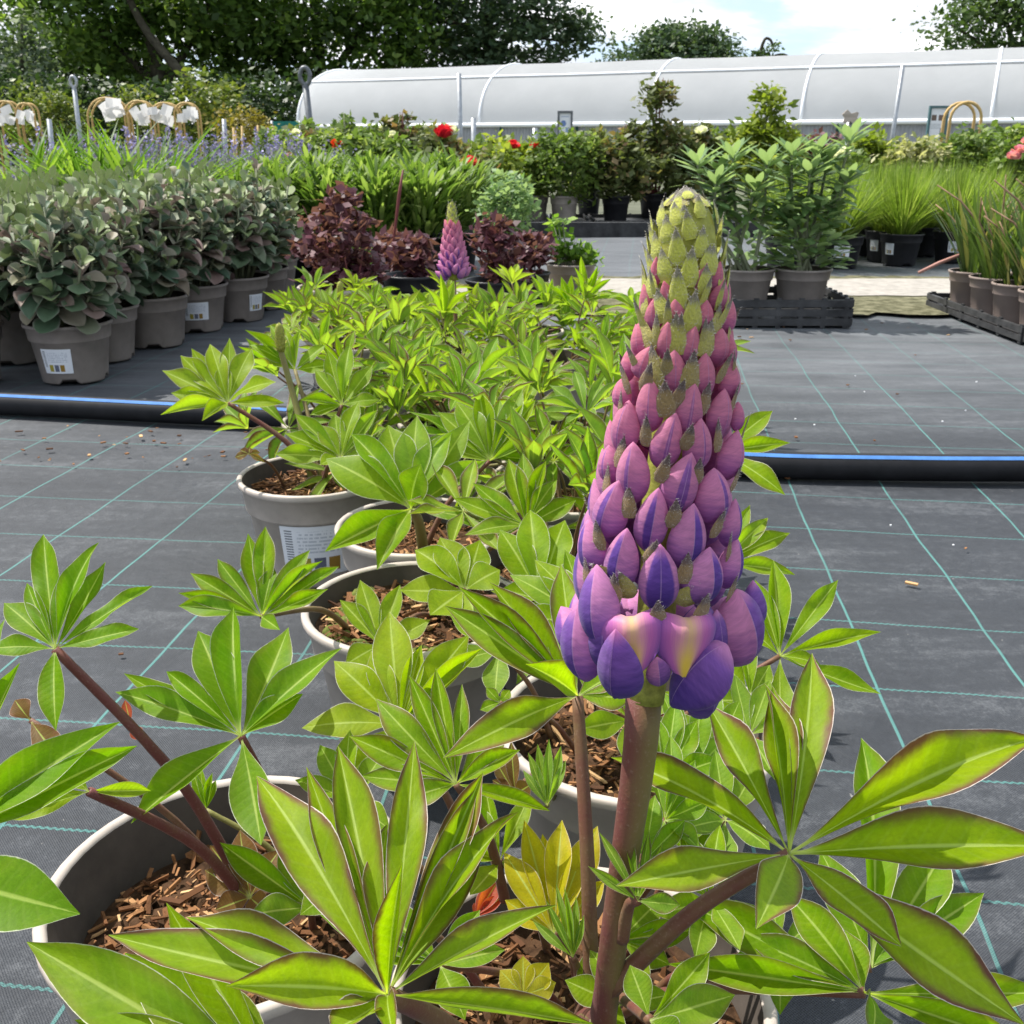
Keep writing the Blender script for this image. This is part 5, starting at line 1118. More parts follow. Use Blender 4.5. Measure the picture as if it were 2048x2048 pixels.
# ================================================================== the main plant with the tall spike
main = lupin('lupin in the foreground with a large pink and purple flower spike',   .035, .405, .098, 220, fill=.80)
MC = np.array([.035, .405, main['crown_z']])
axy = [(378, 1370), (430, 1371), (500, 1373), (560, 1372), (650, 1366), (720, 1362), (800, 1352), (900, 1344), (1000, 1332), (1100, 1322), (1180, 1316), (1250, 1311), (1330, 1300), (1400, 1290)]
AXY = np.array([a[0] for a in axy]); AXX = np.array([a[1] for a in axy], float)
ENV = ([378, 384, 395, 420, 450, 500, 560, 620, 700, 800, 900, 1000, 1100, 1200, 1300, 1420], [8, 27, 45, 66, 78, 84, 90, 99, 111, 126, 142, 154, 166, 182, 190, 120])
zax = lambda y: float(np.interp(y, [378, 1400, 2048], [.330, .365, .402]))
axp = lambda y: P(float(np.interp(y, AXY, AXX)), y, zax(y))
env = lambda y: float(np.interp(y, *ENV)) * zax(y) / F
def onspike(x, y, k=1.0, th=None):
    byth = th is not None; a = axp(y); r = env(y); d = unit(axp(y - 5) - axp(y + 5)); tw = unit(-FWD - d * (-FWD @ d)); rt = unit(np.cross(d, -tw))
    if rt[0] < 0: rt = -rt
    if th is None: th = math.asin(max(-.97, min(.97, (x - float(np.interp(y, AXY, AXX))) * zax(y) / F / r)))
    rad = rt * math.sin(th) + tw * math.cos(th)
    p = a + rad * r * k
    return (p if byth else P(x, y, float((p - CAM) @ FWD))), rad, th, d
# stem: from the pot up to the spike
sp_px = [(1288, 1390, 37), (1282, 1480, 35), (1270, 1580, 32), (1252, 1700, 29), (1235, 1820, 28), (1220, 1940, 28), (1204, 2048, 29)]
spts = [P(x, y, zax(y)) for x, y, r in sp_px][::-1]; srad = [r / F * zax(y) for x, y, r in sp_px][::-1]
low = [MC + (spts[0] - MC) * f + np.array([0, .006, 0]) * math.sin(3.14 * f) for f in (0, .35, .7)]
mb = MB().tube(low + spts, [srad[0]] * 3 + srad, 20, 0)
hp = []; hn = []
for i in range(len(spts) - 1):
    for k in range(45):
        f = R.random(); p = spts[i] + (spts[i + 1] - spts[i]) * f; d = unit(spts[i + 1] - spts[i]); q = rdir(1)[0]; q = unit(q - d * (q @ d)); hp.append(p + q * (srad[i] + (srad[i + 1] - srad[i]) * f)); hn.append(q)
0 and hairs(mb, hp, hn, .0015, .00004)
vv = mb.v[0]; nr_ = len(low + spts); ring = vv[(nr_ - 2) * 20:(nr_ - 1) * 20]; kr = int(np.argmax(ring @ (RGT * .8 - FWD * .45)))
part('stem', mb.mesh('stem', [M['stem'], M['hair']]), main, Matrix(), color=(1.0, kr / 20, .55))
core = MB(); ys = np.linspace(380, 1400, 40)
core.tube([axp(y) for y in ys], [max(.0006, env(y) * (.72 if y < 560 else .72 - .4 * min(1, (y - 560) / 300)) if y < 1100 else .0068) for y in ys], 20)
spk = part('flower_spike', core.mesh('flower_spike', [plain('lupin_rachis', (0.26, 0.27, 0.05), .6, .2, .35, 300, .3)]), main, Matrix())
cA = lambda x, y: (1100 + .2381 * x, 360 + .2381 * y)
cB = lambda x, y: (1100 + .2381 * x, 760 + .2381 * y)
bl = []
for tx, ty, bx_, by, wd in [(938, 1380, 905, 1940, 290), (610, 1250, 580, 1745, 255), (1330, 1400, 1245, 1885, 320), (1540, 1335, 1480, 1750, 220), (1205, 1040, 1115, 1590, 280), (885, 915, 815, 1440, 240), (1135, 620, 1030, 1120, 272), (1400, 750, 1350, 1200, 290), (1530, 1010, 1490, 1400, 200),
                            (705, 535, 690, 1045, 250), (545, 845, 470, 1310, 270), (345, 1190, 370, 1630, 240), (490, 555, 505, 870, 190), (1015, 285, 935, 745, 225), (1265, 325, 1225, 765, 220), (1545, 430, 1480, 840, 230), (670, 185, 600, 625, 225), (863, 5, 830, 440, 205), (1190, 40, 1125, 470, 220), (1455, 85, 1390, 490, 205), (1585, 190, 1560, 430, 130), (615, 0, 600, 245, 165)]:
    bl.append((*cB(tx, ty), *cB(bx_, by), wd * .2381))
for tx, ty, bx_, by, wd in [(1440, 840, 1390, 1110, 150), (1320, 1010, 1275, 1290, 150), (850, 1010, 880, 1270, 140), (965, 850, 1015, 1120, 120), (1505, 1015, 1475, 1290, 150), (735, 1215, 780, 1490, 160), (975, 1200, 985, 1520, 175), (1225, 1235, 1125, 1570, 170), (1435, 1255, 1390, 1560, 180), (810, 1400, 775, 1670, 200), (1065, 1440, 1030, 1810, 185), (1300, 1465, 1270, 1860, 190), (1535, 1530, 1490, 1860, 190), (650, 1440, 655, 1690, 130),
                            (1425, 690, 1380, 950, 110), (890, 650, 880, 900, 90), (1300, 700, 1240, 940, 100), (800, 880, 830, 1130, 110), (1065, 1010, 1070, 1260, 140), (1490, 1300, 1520, 1560, 130)]:
    bl.append((*cA(tx, ty), *cA(bx_, by), wd * .2381))
tw_ = -FWD
def add_bud(tx, ty, bx_, by, wd, th=None, sep=True):
    bp, br, t1, d = onspike(bx_, by, .62, th); tp, tr_, t2, _ = onspike(tx, ty, .93, th)
    yv = tp - bp; L = np.linalg.norm(yv) * 1.04; rad = unit(br + tr_); W = wd / F * zax(by) * 1.13; ym = (ty + by) / 2
    age = float(np.interp(ym, [560, 720, 900, 1060, 1200], [0, .12, .5, .85, 1.0])); band = float(np.interp(ym, [700, 900, 1030, 1150], [.02, .06, .15, .21])); bs = float(np.interp(ym, [700, 900, 1050], [.1, .55, 1.0]))
    part('bud', R.choice(BUD), spk, frame(bp, yv, rad + (tw_ * .45 if th is None else 0) + rdir(1)[0] * .10, W, L, W * .95), color=(age, band * 1.5, bs), alpha=.5 if th is not None or abs(bx_ - float(np.interp(by, AXY, AXX))) < 22 else (0 if bx_ < float(np.interp(by, AXY, AXX)) else 1))
    if sep:
        big = float(np.interp(ym, [560, 800, 1000, 1200], [1.0, .82, .62, .5])); Ls = 68 / F * zax(by) * (1.25 - .35 * (1 - big)); 
        s0, _, _, _ = onspike(bx_ + R.uniform(-6, 6), by + (26 if ym > 700 else 34), .78, th); up = unit(yv + rad * L * .10 + rdir(1)[0] * L * .22)
        part('sepal', R.choice(SEP), spk, frame(s0 + rad * W * .10, up, rad + rdir(1)[0] * .2, W * (.50 if ym > 800 else .60), Ls * .82, W * .42), color=(float(np.interp(by, [540, 640, 760], [0, .45, 1.0])), .52, 0))
for b in bl: add_bud(*b)
# the far side of the spike
for j in range(58):
    y = 640 + (1240 - 640) * (j / 57) ** .9; th = math.pi + (((j * 137.5) % 160) - 80) * math.pi / 180; Lp = float(np.interp(y, [600, 1200], [75, 135]))
    add_bud(0, y - Lp, 0, y, Lp * .55, th, sep=j % 2 == 0)
# green sepals closing the tip
def add_sepal(tx, ty, bx_, by, wd, th=None, brown=0.0, k0=.84, k1=1.01, tipc=.60):
    b0, r0, _, _ = onspike(bx_, by, k0, th); t0, r1, _, _ = onspike(tx, ty, k1, th); W = wd / F * zax(by)
    part('sepal', R.choice(SEP), spk, frame(b0, t0 - b0, r0 + r1, W * 1.15, np.linalg.norm(t0 - b0), W * .75), color=(brown, tipc, 0))
for tx, ty, bx_, by, wd, br in [(1070, 720, 1080, 1090, 150, .1), (1220, 920, 1180, 1300, 160, .25), (900, 915, 960, 1200, 150, .2), (1060, 1110, 1062, 1470, 160, .4), (1365, 1170, 1285, 1490, 165, .5), (1215, 1430, 1160, 1790, 160, .8), (850, 1375, 890, 1765, 150, .7), (960, 1680, 975, 1990, 160, .95), (1320, 705, 1290, 960, 130, .1), (840, 735, 860, 990, 120, .1), (1195, 560, 1160, 900, 150, 0), (935, 570, 975, 850, 130, .05), (1055, 400, 1075, 720, 140, 0), (1285, 385, 1265, 650, 130, 0), (975, 295, 985, 540, 120, 0), (1140, 255, 1185, 500, 125, 0), (1045, 185, 1060, 380, 100, 0), (1440, 690, 1440, 930, 110, .1), (1370, 540, 1375, 800, 120, 0), (1350, 540, 1300, 780, 130, 0), (880, 430, 900, 680, 110, 0), (800, 930, 790, 1150, 90, .4), (1490, 860, 1480, 1120, 100, .5), (1420, 1040, 1390, 1290, 130, .5), (760, 1130, 830, 1400, 130, .6)]:
    add_sepal(*cA(tx, ty), *cA(bx_, by), wd * .2381, None, br)
for j in range(64):
    y = 400 + 215 * (j / 63) ** .8; th = j * 2.39996; front = math.cos(th) > .35 and y > 470
    if front: continue
    Lp = float(np.interp(y, [400, 615], [40, 70])); add_sepal(0, max(380, y - Lp), 0, y, float(np.interp(y, [400, 615], [24, 34])), th, 0, .80, 1.03 if y > 430 else .9)
for j in range(18):
    th = j * 2.39996; add_sepal(0, 377, 0, 402 + j, 19, th, .55, .80, .45, .1)
# open flowers round the foot of the spike
def petal(mesh, tip, base, wd, rad_k, col=None, kt=1.0, kb=.8, dep=.9, nrm=None, name='bud'):
    bp, br, _, _ = onspike(base[0], base[1], kb); tp, tr_, _, _ = onspike(tip[0], tip[1], kt); z = np.linalg.norm(bp - CAM)
    yv = tp - bp; W = wd / F * float((bp - CAM) @ FWD); n = unit(br + tr_) if nrm is None else unit(nrm)
    part(name, mesh, spk, frame(bp, yv, n, W, np.linalg.norm(yv), W * dep), color=col, alpha=.5 if col and col[1] > 1 else (0 if base[0] < 1310 else 1))
V1 = (1.0, 1.2, .85); PK = (.55, .12, .6)
rt_ = RGT; tw_ = -FWD
petal(BAN, (1262, 1212), (1268, 1350), 175, 1, None, 1.16, 1.08, .8, tw_ + RGT * -.05, 'banner_petal')
petal(WING[0], (1234, 1254), (1242, 1388), 98, 1, V1, 1.28, 1.10, .9, tw_ - RGT * .5 + UPV * .2, 'wing_petal')
petal(BAN, (1388, 1216), (1366, 1350), 170, 1, None, 1.16, 1.08, .8, tw_ + RGT * .15, 'banner_petal')
petal(WING[1], (1464, 1296), (1338, 1410), 128, 1, V1, 1.34, 1.12, .8, tw_ * .55 + UPV * .8 + RGT * .35, 'wing_petal')
petal(BUD[1], (1428, 1310), (1398, 1432), 78, 1, V1, 1.2, 1.05, .9, tw_ + RGT * .4, 'wing_petal')
petal(BUD[4], (1158, 1208), (1172, 1362), 96, 1, (1, .62, .9), 1.08, .95, .95, tw_ * .9 - RGT * .55, 'banner_petal')
petal(BUD[4], (1196, 1128), (1200, 1292), 88, 1, (1, .62, .9), 1.04, .9, .95, tw_ * .9 - RGT * .5, 'banner_petal')
petal(BUD[0], (1205, 1215), (1212, 1340), 70, 1, V1, 1.0, .9, .9, tw_ - RGT * .3, 'wing_petal')
petal(BUD[4], (1468, 1175), (1478, 1330), 122, 1, (.75, .55, .9), 1.05, .95, .95, tw_ * .9 + RGT * .45, 'banner_petal')
petal(BUD[0], (1500, 1162), (1505, 1260), 70, 1, V1, .95, .9, .9, tw_ * .3 + RGT, 'wing_petal')
petal(BUD[2], (1316, 1310), (1318, 1372), 50, 1, (.9, .6, .7), .95, .9, .6, tw_, 'wing_petal')
petal(BUD[2], (1432, 1215), (1425, 1330), 70, 1, V1, .9, .8, .8, tw_ + RGT * .5, 'wing_petal')
for j in range(9):
    th = math.pi + (j - 4) * .33; b0, r0, _, _ = onspike(0, 1330 + 14 * (j % 2), .75, th); t0, r1, _, _ = onspike(0, 1190 + 20 * (j % 3), 1.0, th)
    part('banner_petal', BUD[j % 3], spk, frame(b0, t0 - b0, r0, .019, np.linalg.norm(t0 - b0), .018), color=(1, .45, .9))
for x, y in ((1300, 1180), (1360, 1190), (1250, 1175), (1390, 1170), (1225, 1150)):
    b0, r0, _, _ = onspike(x, y + 18, .62); part('sepal', SEP[1], spk, frame(b0, r0 * .006 + UPV * .008 + RGT * R.uniform(-.004, .004), r0, .010, .012, .008), color=(.55, .75, 0))

# ---- leaves of the main plant
JX = P(1219, 1980, .397)
leaf_px(main, (1578, 1708, .372), [(1222, 1515, 88), (1411, 1400, 74), (1530, 1368, 55), (1545, 1372, 74), (1624, 1306, 84), (2072, 1478, 128), (2118, 1694, 132), (1232, 1772, 84), (1512, 1858, 100, -.055), (1803, 1893, 112, -.03), (2052, 2052, 138, -.03)], JX, .95, (.95, .42, .02), bow=.02, prad=.0031, stemc=(.85, .0, .0), jit=.18)
leaf_px(main, (1728, 1985, .425), [(1352, 1797, 84), (1335, 1928, 80), (1575, 1790, 90), (1480, 1870, 70), (2110, 1985, 70), (2060, 2100, 80), (1740, 2080, 60, -.05), (1690, 1860, 70)], MC, .6, (.6, .1, .02), prad=.003)
leaf_px(main, (1742, 1935, .475), [(1722, 1476, 104), (1895, 1690, 95), (1968, 1786, 92), (1640, 1700, 80), (1800, 1850, 60)], MC, .7, (.35, .02, .0), prad=.003)
leaf_px(main, (775, 1990, .335), [(513, 1552, 112), (613, 1534, 72, .06), (676, 1492, 98), (829, 1482, 74, .055), (775, 1648, 60, .06), (806, 1724, 66, -.01), (966, 1546, 74), (956, 1572, 62), (1037, 1624, 66), (966, 1698, 90), (1114, 1810, 66), (217, 1870, 112), (372, 1834, 84), (452, 1972, 128, -.05), (1190, 2050, 62), (660, 2060, 90, -.05), (790, 2090, 50, -.05)], P(1000, 2240, .42), .95, (.95, .40, .0), prad=.0038, jit=.2)
leaf_px(main, (1155, 1392, .452), [(917, 1173, 72), (980, 1165, 76), (890, 1212, 74), (1122, 1128, 62), (1098, 1238, 50), (1051, 1328, 84, -.03), (886, 1516, 78, -.05), (1235, 1345, 60), (1262, 1400, 60)], P(1185, 2110, .45), .55, (.85, .3, .02), prad=.0033, stemc=(.8, 0, 0), jit=.2)
leaf_px(main, (912, 1568, .52), [(818, 1350, 50), (871, 1336, 46), (924, 1368, 34), (752, 1398, 62), (698, 1472, 58), (722, 1552, 60), (1012, 1455, 66), (1040, 1500, 60), (1100, 1622, 44), (806, 1600, 60)], P(1010, 1800, .56), .55, (.7, .2, .02), prad=.0025, jit=.2)
leaf_px(main, (800, 1450, .60), [(779, 1223, 82), (742, 1303, 52), (668, 1322, 72), (843, 1290, 52), (938, 1270, 72), (966, 1296, 50), (604, 1456, 74), (690, 1560, 70)], P(960, 1780, .62), .6, (.25, .55, .02), prad=.0024, jit=.2)
leaf_px(main, (1560, 1312, .70), [(1546, 1120, 52), (1510, 1160, 44), (1676, 1160, 42), (1762, 1264, 40), (1762, 1388, 40), (1562, 1480, 60), (1640, 1330, 36), (1480, 1240, 44)], np.array([.085, .62, .12]), .6, (.25, .25, .05), prad=.0022)
leaf_px(main, (1108, 1868, .50), [(1008, 1705, 66), (1048, 1640, 62), (1085, 1668, 54), (1124, 1640, 60), (1195, 1652, 66), (1210, 1760, 60), (1010, 1800, 60), (1160, 1720, 50)], np.array([.035, .42, .13]), .65, (.3, .4, .0), 'leaf_gold', prad=.002)
leaf_px(main, (950, 1835, .56), [(1003, 1752, 44), (985, 1775, 36), (962, 1800, 30), (1010, 1790, 34)], np.array([.02, .47, .12]), .5, (.2, .2, 0), 'leaf_red', prad=.0014)
leaf_px(main, (1046, 1990, .46), [(1000, 1940, 44), (1046, 1912, 56), (1098, 1926, 56), (1112, 1965, 46), (1010, 1990, 44)], np.array([.03, .39, .12]), .4, (.1, .35, .1), 'leaf_gold', prad=.0015)
leaf_px(main, (1146, 1915, .43), [(1092, 1800, 20), (1112, 1768, 16), (1128, 1772, 16), (1152, 1792, 18), (1066, 1842, 22), (1168, 1830, 18)], MC, .4, (.3, .02, .3), prad=.002)
leaf_px(main, (1276, 1802, .372), [(1198, 1664, 24), (1245, 1636, 20), (1298, 1660, 18), (1326, 1684, 18), (1176, 1732, 26), (1360, 1810, 46)], P(1244, 1880, .388), .4, (.7, .02, .25), prad=.0022)
leaf_px(main, (1300, 2040, .36), [(1420, 1905, 60), (1470, 1990, 80), (1260, 1930, 60), (1360, 2090, 80)], MC, .55, (.35, .2, .02), prad=.0025)
leaf_px(main, (1330, 1560, .52), [(1300, 1420, 46), (1352, 1400, 50), (1395, 1440, 46), (1440, 1520, 60), (1270, 1500, 44), (1400, 1610, 60)], np.array([.05, .44, .13]), .6, (.3, .1, .05), prad=.0022)
leaf_px(main, (1370, 1700, .50), [(1330, 1560, 40), (1385, 1540, 46), (1440, 1590, 50), (1300, 1620, 44), (1450, 1690, 56)], np.array([.05, .43, .13]), .6, (.35, .1, .05), prad=.0022)
leaf_px(main, (1240, 1880, .47), [(1320, 1800, 60), (1390, 1860, 70), (1340, 1930, 60), (1150, 1980, 60)], MC, .6, (.4, .15, .0), prad=.002)
leaf_px(main, (880, 1930, .44), [(750, 1800, 80), (700, 1870, 80), (960, 1820, 60), (1010, 1900, 70), (930, 2040, 80), (640, 1830, 70)], MC, .7, (.25, .1, .0), prad=.002)
leaf_px(main, (560, 2180, .36), [(54, 1884, 150), (250, 1906, 130), (333, 1806, 92, .03), (150, 2040, 110), (420, 1960, 100)], P(800, 2350, .40), .6, (.35, .28, .0), prad=.003)

for hub, tips, cr, c in [((1430, 1500, .56), [(1335, 1420, 48), (1370, 1370, 46), (1420, 1345, 44), (1480, 1400, 46), (1340, 1520, 56, -.02), (1500, 1560, 56, -.03), (1400, 1610, 60, -.03)], (.07, .50, .12), (.25, .15, .08)),
                         ((1330, 1640, .48), [(1290, 1480, 42), (1340, 1470, 46), (1390, 1520, 48), (1420, 1600, 52), (1300, 1720, 50, -.02), (1400, 1700, 56, -.02)], (.05, .43, .12), (.3, .05, .1)),
                         ((1420, 1800, .45), [(1310, 1700, 56), (1360, 1660, 50), (1440, 1650, 50), (1520, 1720, 54), (1310, 1830, 56, -.02), (1480, 1900, 60, -.03), (1390, 1920, 60, -.03)], (.05, .41, .12), (.35, .2, .05)),
                         ((1560, 1900, .47), [(1470, 1800, 50), (1540, 1770, 50), (1640, 1830, 54), (1450, 1940, 60, -.02), (1560, 2030, 64, -.04), (1660, 1960, 56)], (.06, .41, .12), (.3, .1, .05)),
                         ((1370, 1560, .54), [(1280, 1440, 54), (1320, 1380, 52), (1400, 1400, 56), (1460, 1470, 54), (1290, 1580, 60, -.02), (1460, 1600, 60, -.02), (1350, 1680, 60, -.03)], (.05, .46, .12), (.25, .1, .12)),
                         ((1450, 1640, .50), [(1370, 1540, 52), (1430, 1500, 56), (1510, 1540, 56), (1360, 1660, 60, -.02), (1440, 1750, 64, -.03), (1540, 1700, 60, -.02)], (.06, .44, .12), (.2, .2, .15)),
                         ((1290, 1720, .46), [(1250, 1610, 44), (1310, 1590, 48), (1370, 1640, 50), (1390, 1740, 54), (1270, 1810, 56, -.02)], (.04, .42, .12), (.3, .1, .05)),
                         ((1500, 1470, .60), [(1420, 1400, 50), (1470, 1350, 52), (1540, 1360, 52), (1590, 1430, 52), (1430, 1530, 58, -.03), (1550, 1560, 58, -.03)], (.09, .52, .12), (.2, .2, .15)),
                         ((1000, 1720, .55), [(930, 1600, 46), (970, 1570, 44), (1060, 1590, 46), (900, 1700, 50, -.01), (940, 1790, 56, -.03), (1060, 1760, 50)], (.02, .46, .12), (.3, .3, .05)),
                         ((700, 1600, .56), [(590, 1560, 50), (640, 1490, 52), (700, 1460, 46), (770, 1500, 50), (620, 1660, 60, -.02), (780, 1660, 56, -.02)], (-.02, .45, .12), (.3, .15, .05)),
                         ((680, 1770, .50), [(580, 1720, 56), (620, 1650, 50), (720, 1660, 50), (760, 1740, 54), (600, 1830, 60, -.02), (740, 1850, 60, -.03)], (-.01, .42, .12), (.35, .1, .03)),
                         ((1240, 2010, .42), [(1130, 1960, 60), (1180, 1900, 54), (1290, 1900, 56), (1340, 1990, 60), (1190, 2090, 70, -.03)], (.03, .40, .12), (.35, .25, .0))]:
    leaf_px(main, hub, tips, np.array(cr), .6, c, prad=.002, jit=.3)
# ---- front left pot
fl = lupin('lupin in the large pot at the lower left, bark chips in plain view', -.166, .489, .106, 280, fill=.70)
FC = np.array([-.150, .492, fl['crown_z'] + .004])
leaf_px(fl, (110, 1298, .53), [(87, 1069, 58), (198, 1085, 48), (211, 1124, 48), (141, 1138, 42), (54, 1166, 36), (305, 1172, 44), (278, 1258, 50), (8, 1206, 60), (-30, 1300, 48), (112, 1462, 62, -.03)], FC, .75, (.28, .02, .0), prad=.0030, stemc=(1, 0, 0), jit=.2)
leaf_px(fl, (482, 1472, .555), [(396, 1262, 92), (467, 1215, 82), (577, 1255, 84), (684, 1296, 72), (606, 1388, 68), (248, 1347, 50), (231, 1384, 62), (333, 1343, 46), (262, 1647, 82, -.03), (522, 1690, 92, -.04)], FC + [.02, .02, 0], .8, (.25, .02, .0), prad=.0028, stemc=(1, 0, 0), jit=.2)
leaf_px(fl, (178, 1583, .50), [(20, 1640, 40), (302, 1582, 38, .02), (110, 1520, 60), (40, 1600, 40)], FC, .4, (.2, .35, .0), prad=.0030, stemc=(1, 0, 0))
leaf_px(fl, (-120, 1690, .40), [(240, 1444, 104), (274, 1492, 80), (40, 1326, 70), (10, 1238, 60)], np.array([-.34, .45, .02]), .5, (.2, .05, .02), prad=.0028)
leaf_px(fl, (60, 1440, .56), [(64, 1437, 50), (120, 1520, 60, -.02), (30, 1400, 44)], FC, .4, (.4, .25, .0), 'leaf_bronze', prad=.002)
leaf_px(fl, (-170, 1740, .34), [(160, 1828, 142), (-60, 1500, 90), (-40, 1950, 100)], np.array([-.34, .40, .02]), .45, (.08, .0, .03), prad=.0028)
leaf_px(fl, (500, 1795, .585), [(410, 1740, 60), (420, 1690, 54), (480, 1660, 60), (560, 1700, 66), (540, 1830, 66, -.02), (430, 1820, 60)], FC, .5, (.3, .3, .0), 'leaf_bronze', prad=.0018)
leaf_px(fl, (620, 1815, .56), [(440, 1685, 66), (498, 1830, 64, -.01), (560, 1690, 50), (700, 1740, 60), (640, 1700, 50)], FC + [.03, 0, 0], .5, (.35, .05, .0), prad=.0020)
leaf_px(fl, (412, 1620, .63), [(385, 1540, 22), (400, 1530, 18), (425, 1545, 20), (432, 1560, 18)], FC + [.02, .03, 0], .4, (.1, .1, .0), prad=.0020, stemc=(.1, 0, 0))
leaf_px(fl, (262, 1450, .60), [(285, 1480, 30), (250, 1400, 26)], FC, .4, (.3, .2, 0), 'leaf_red', prad=.0022)

# ---- pot behind the main plant
p3 = lupin('lupin with a small grey green tuft, in the pot directly behind the main spike', .095, .665, .106, 170, fill=.80)
PC3 = np.array([.095, .665, p3['crown_z']])
leaf_px(p3, (1094, 1612, .64), [(1056, 1505, 22), (1075, 1488, 22), (1098, 1478, 22), (1122, 1492, 22), (1132, 1520, 20), (1046, 1540, 18)], np.array([.03, .60, .118]), .3, (.1, 0, .35), prad=.002, stemc=(.2, 0, 0))
leaf_px(p3, (1030, 1588, .66), [(990, 1520, 34), (1022, 1482, 30), (1064, 1568, 40, -.01), (985, 1560, 30)], np.array([.02, .62, .118]), .3, (.3, .1, 0), 'leaf_bronze', prad=.002)
leaf_px(p3, (1000, 1405, .72), [(972, 1375, 26), (1003, 1392, 30), (960, 1420, 30), (1020, 1380, 24)], np.array([.05, .66, .118]), .4, (.5, .2, 0), prad=.0018)
leaf_px(p3, (1440, 1130, .78), [(1536, 1036, 40), (1580, 1066, 40), (1590, 1150, 40), (1500, 1010, 36), (1400, 1050, 40)], PC3, .5, (.4, .25, .0), prad=.002)
leaf_px(p3, (1440, 905, .80), [(1545, 822, 44), (1580, 886, 38), (1570, 990, 44, -.03), (1400, 830, 40)], PC3, .5, (.35, .3, .0), prad=.002)
leaf_px(p3, (1180, 1250, .74), [(1020, 1150, 56), (1070, 1120, 60), (1130, 1100, 60), (1010, 1240, 56), (1050, 1300, 60)], PC3, .6, (.2, .3, .05), prad=.002)
leaf_px(p3, (1500, 1400, .66), [(1430, 1290, 50), (1480, 1250, 46), (1540, 1330, 40), (1400, 1400, 60), (1440, 1480, 60)], PC3, .55, (.4, .3, .05), prad=.002)

# ---- pot left of it, with mossy bark
p4 = lupin('lupin in the pot with mossy bark left of the main spike', -.092, .872, .105, 260, fill=.86, moss=True)
PC4 = np.array([-.075, .885, p4['crown_z']])
leaf_px(p4, (523, 1233, .78), [(496, 1067, 46), (531, 1053, 46), (435, 1118, 40), (381, 1146, 42), (357, 1186, 38), (357, 1212, 52), (547, 1133, 44), (620, 1100, 42), (645, 1122, 38), (678, 1133, 40), (656, 1178, 34, -.02), (560, 1260, 40, -.03)], np.array([-.15, .86, .12]), .5, (.5, .1, .0), prad=.0026, stemc=(.6, 0, 0), jit=.2)
leaf_px(p4, (1053, 1052, .95), [(909, 996, 44), (946, 966, 46), (1017, 918, 54), (1045, 906, 46), (1092, 922, 40), (1114, 960, 44), (1152, 1000, 46), (930, 1070, 40, -.03)], PC4, .55, (.55, .25, .0), prad=.0024, jit=.2)
leaf_px(p4, (930, 1180, .86), [(830, 1100, 80), (880, 1075, 80), (960, 1080, 70), (1000, 1140, 70), (860, 1230, 80, -.03), (960, 1250, 70, -.03), (800, 1180, 70)], PC4, .6, (.2, .45, .05), prad=.0024, jit=.2)
leaf_px(p4, (1080, 1200, .88), [(1000, 1060, 70), (1060, 1020, 74), (1130, 1040, 70), (1150, 1130, 60), (1000, 1180, 60)], PC4, .6, (.15, .3, .05), prad=.0024)

leaf_px(p3, (1260, 1440, .70), [(1150, 1340, 52), (1210, 1310, 52), (1300, 1320, 52), (1370, 1390, 52), (1150, 1460, 58, -.02), (1260, 1540, 60, -.03), (1380, 1480, 56)], PC3, .6, (.25, .25, .1), prad=.002, jit=.3)
leaf_px(p3, (1000, 1300, .78), [(900, 1230, 52), (950, 1190, 52), (1040, 1190, 52), (900, 1330, 54, -.02), (990, 1400, 56, -.03), (1090, 1310, 56)], np.array([.03, .68, .12]), .6, (.2, .25, .1), prad=.002, jit=.3)
leaf_px(p4, (760, 1290, .84), [(680, 1200, 52), (720, 1160, 50), (800, 1170, 50), (860, 1240, 52), (690, 1330, 56, -.02), (800, 1390, 56, -.03)], PC4, .6, (.3, .4, .05), prad=.0022, jit=.3)
# ---- the pot with the printed label
p5 = lupin('lupin in a pot with a large printed label at the left of the clump', -.262, 1.275, .097, 150, (-math.pi / 2 + .26, .62, .22, .70), fill=.84)
PC5 = np.array([-.252, 1.285, p5['crown_z']])
leaf_px(p5, (456, 806, 1.33), [(324, 741, 40), (361, 711, 40), (383, 697, 38), (420, 688, 40), (459, 676, 34), (504, 697, 44), (446, 730, 44), (552, 764, 44, -.05), (569, 806, 30), (342, 786, 36), (321, 830, 40, -.04), (404, 842, 44, -.06)], PC5, .5, (.3, .5, .08), prad=.0034, stemc=(.9, 0, 0), jit=.2)
leaf_px(p5, (682, 916, 1.22), [(590, 828, 40), (549, 908, 40), (568, 866, 38), (640, 850, 40), (670, 828, 38), (718, 803, 36), (754, 820, 38), (772, 888, 40), (640, 930, 36, -.03)], PC5, .5, (.3, .25, .05), prad=.003, jit=.2)
leaf_px(p5, (498, 908, 1.26), [(470, 915, 18), (480, 900, 20), (500, 895, 20), (520, 905, 18), (530, 925, 16)], PC5 + [-.05, 0, 0], .3, (.2, .2, 0), 'leaf_bronze', prad=.0018)
leaf_px(p5, (590, 740, 1.40), [(500, 690, 30), (490, 660, 26), (540, 650, 26), (570, 655, 24), (600, 660, 26), (650, 690, 34), (660, 730, 34), (540, 720, 30)], PC5, .4, (.3, .3, .05), prad=.003, stemc=(.4, 0, 0), jit=.2)
leaf_px(p5, (684, 810, 1.34), [(630, 740, 34), (600, 800, 32), (655, 700, 36), (700, 690, 36), (745, 730, 36), (760, 800, 32), (620, 830, 32)], PC5, .5, (.3, .25, .05), prad=.003)
p8 = lupin('lupin with a thick green stem behind the mossy pot', -.105, 1.085, .096, 60)
PC8 = np.array([-.100, 1.07, p8['crown_z']])
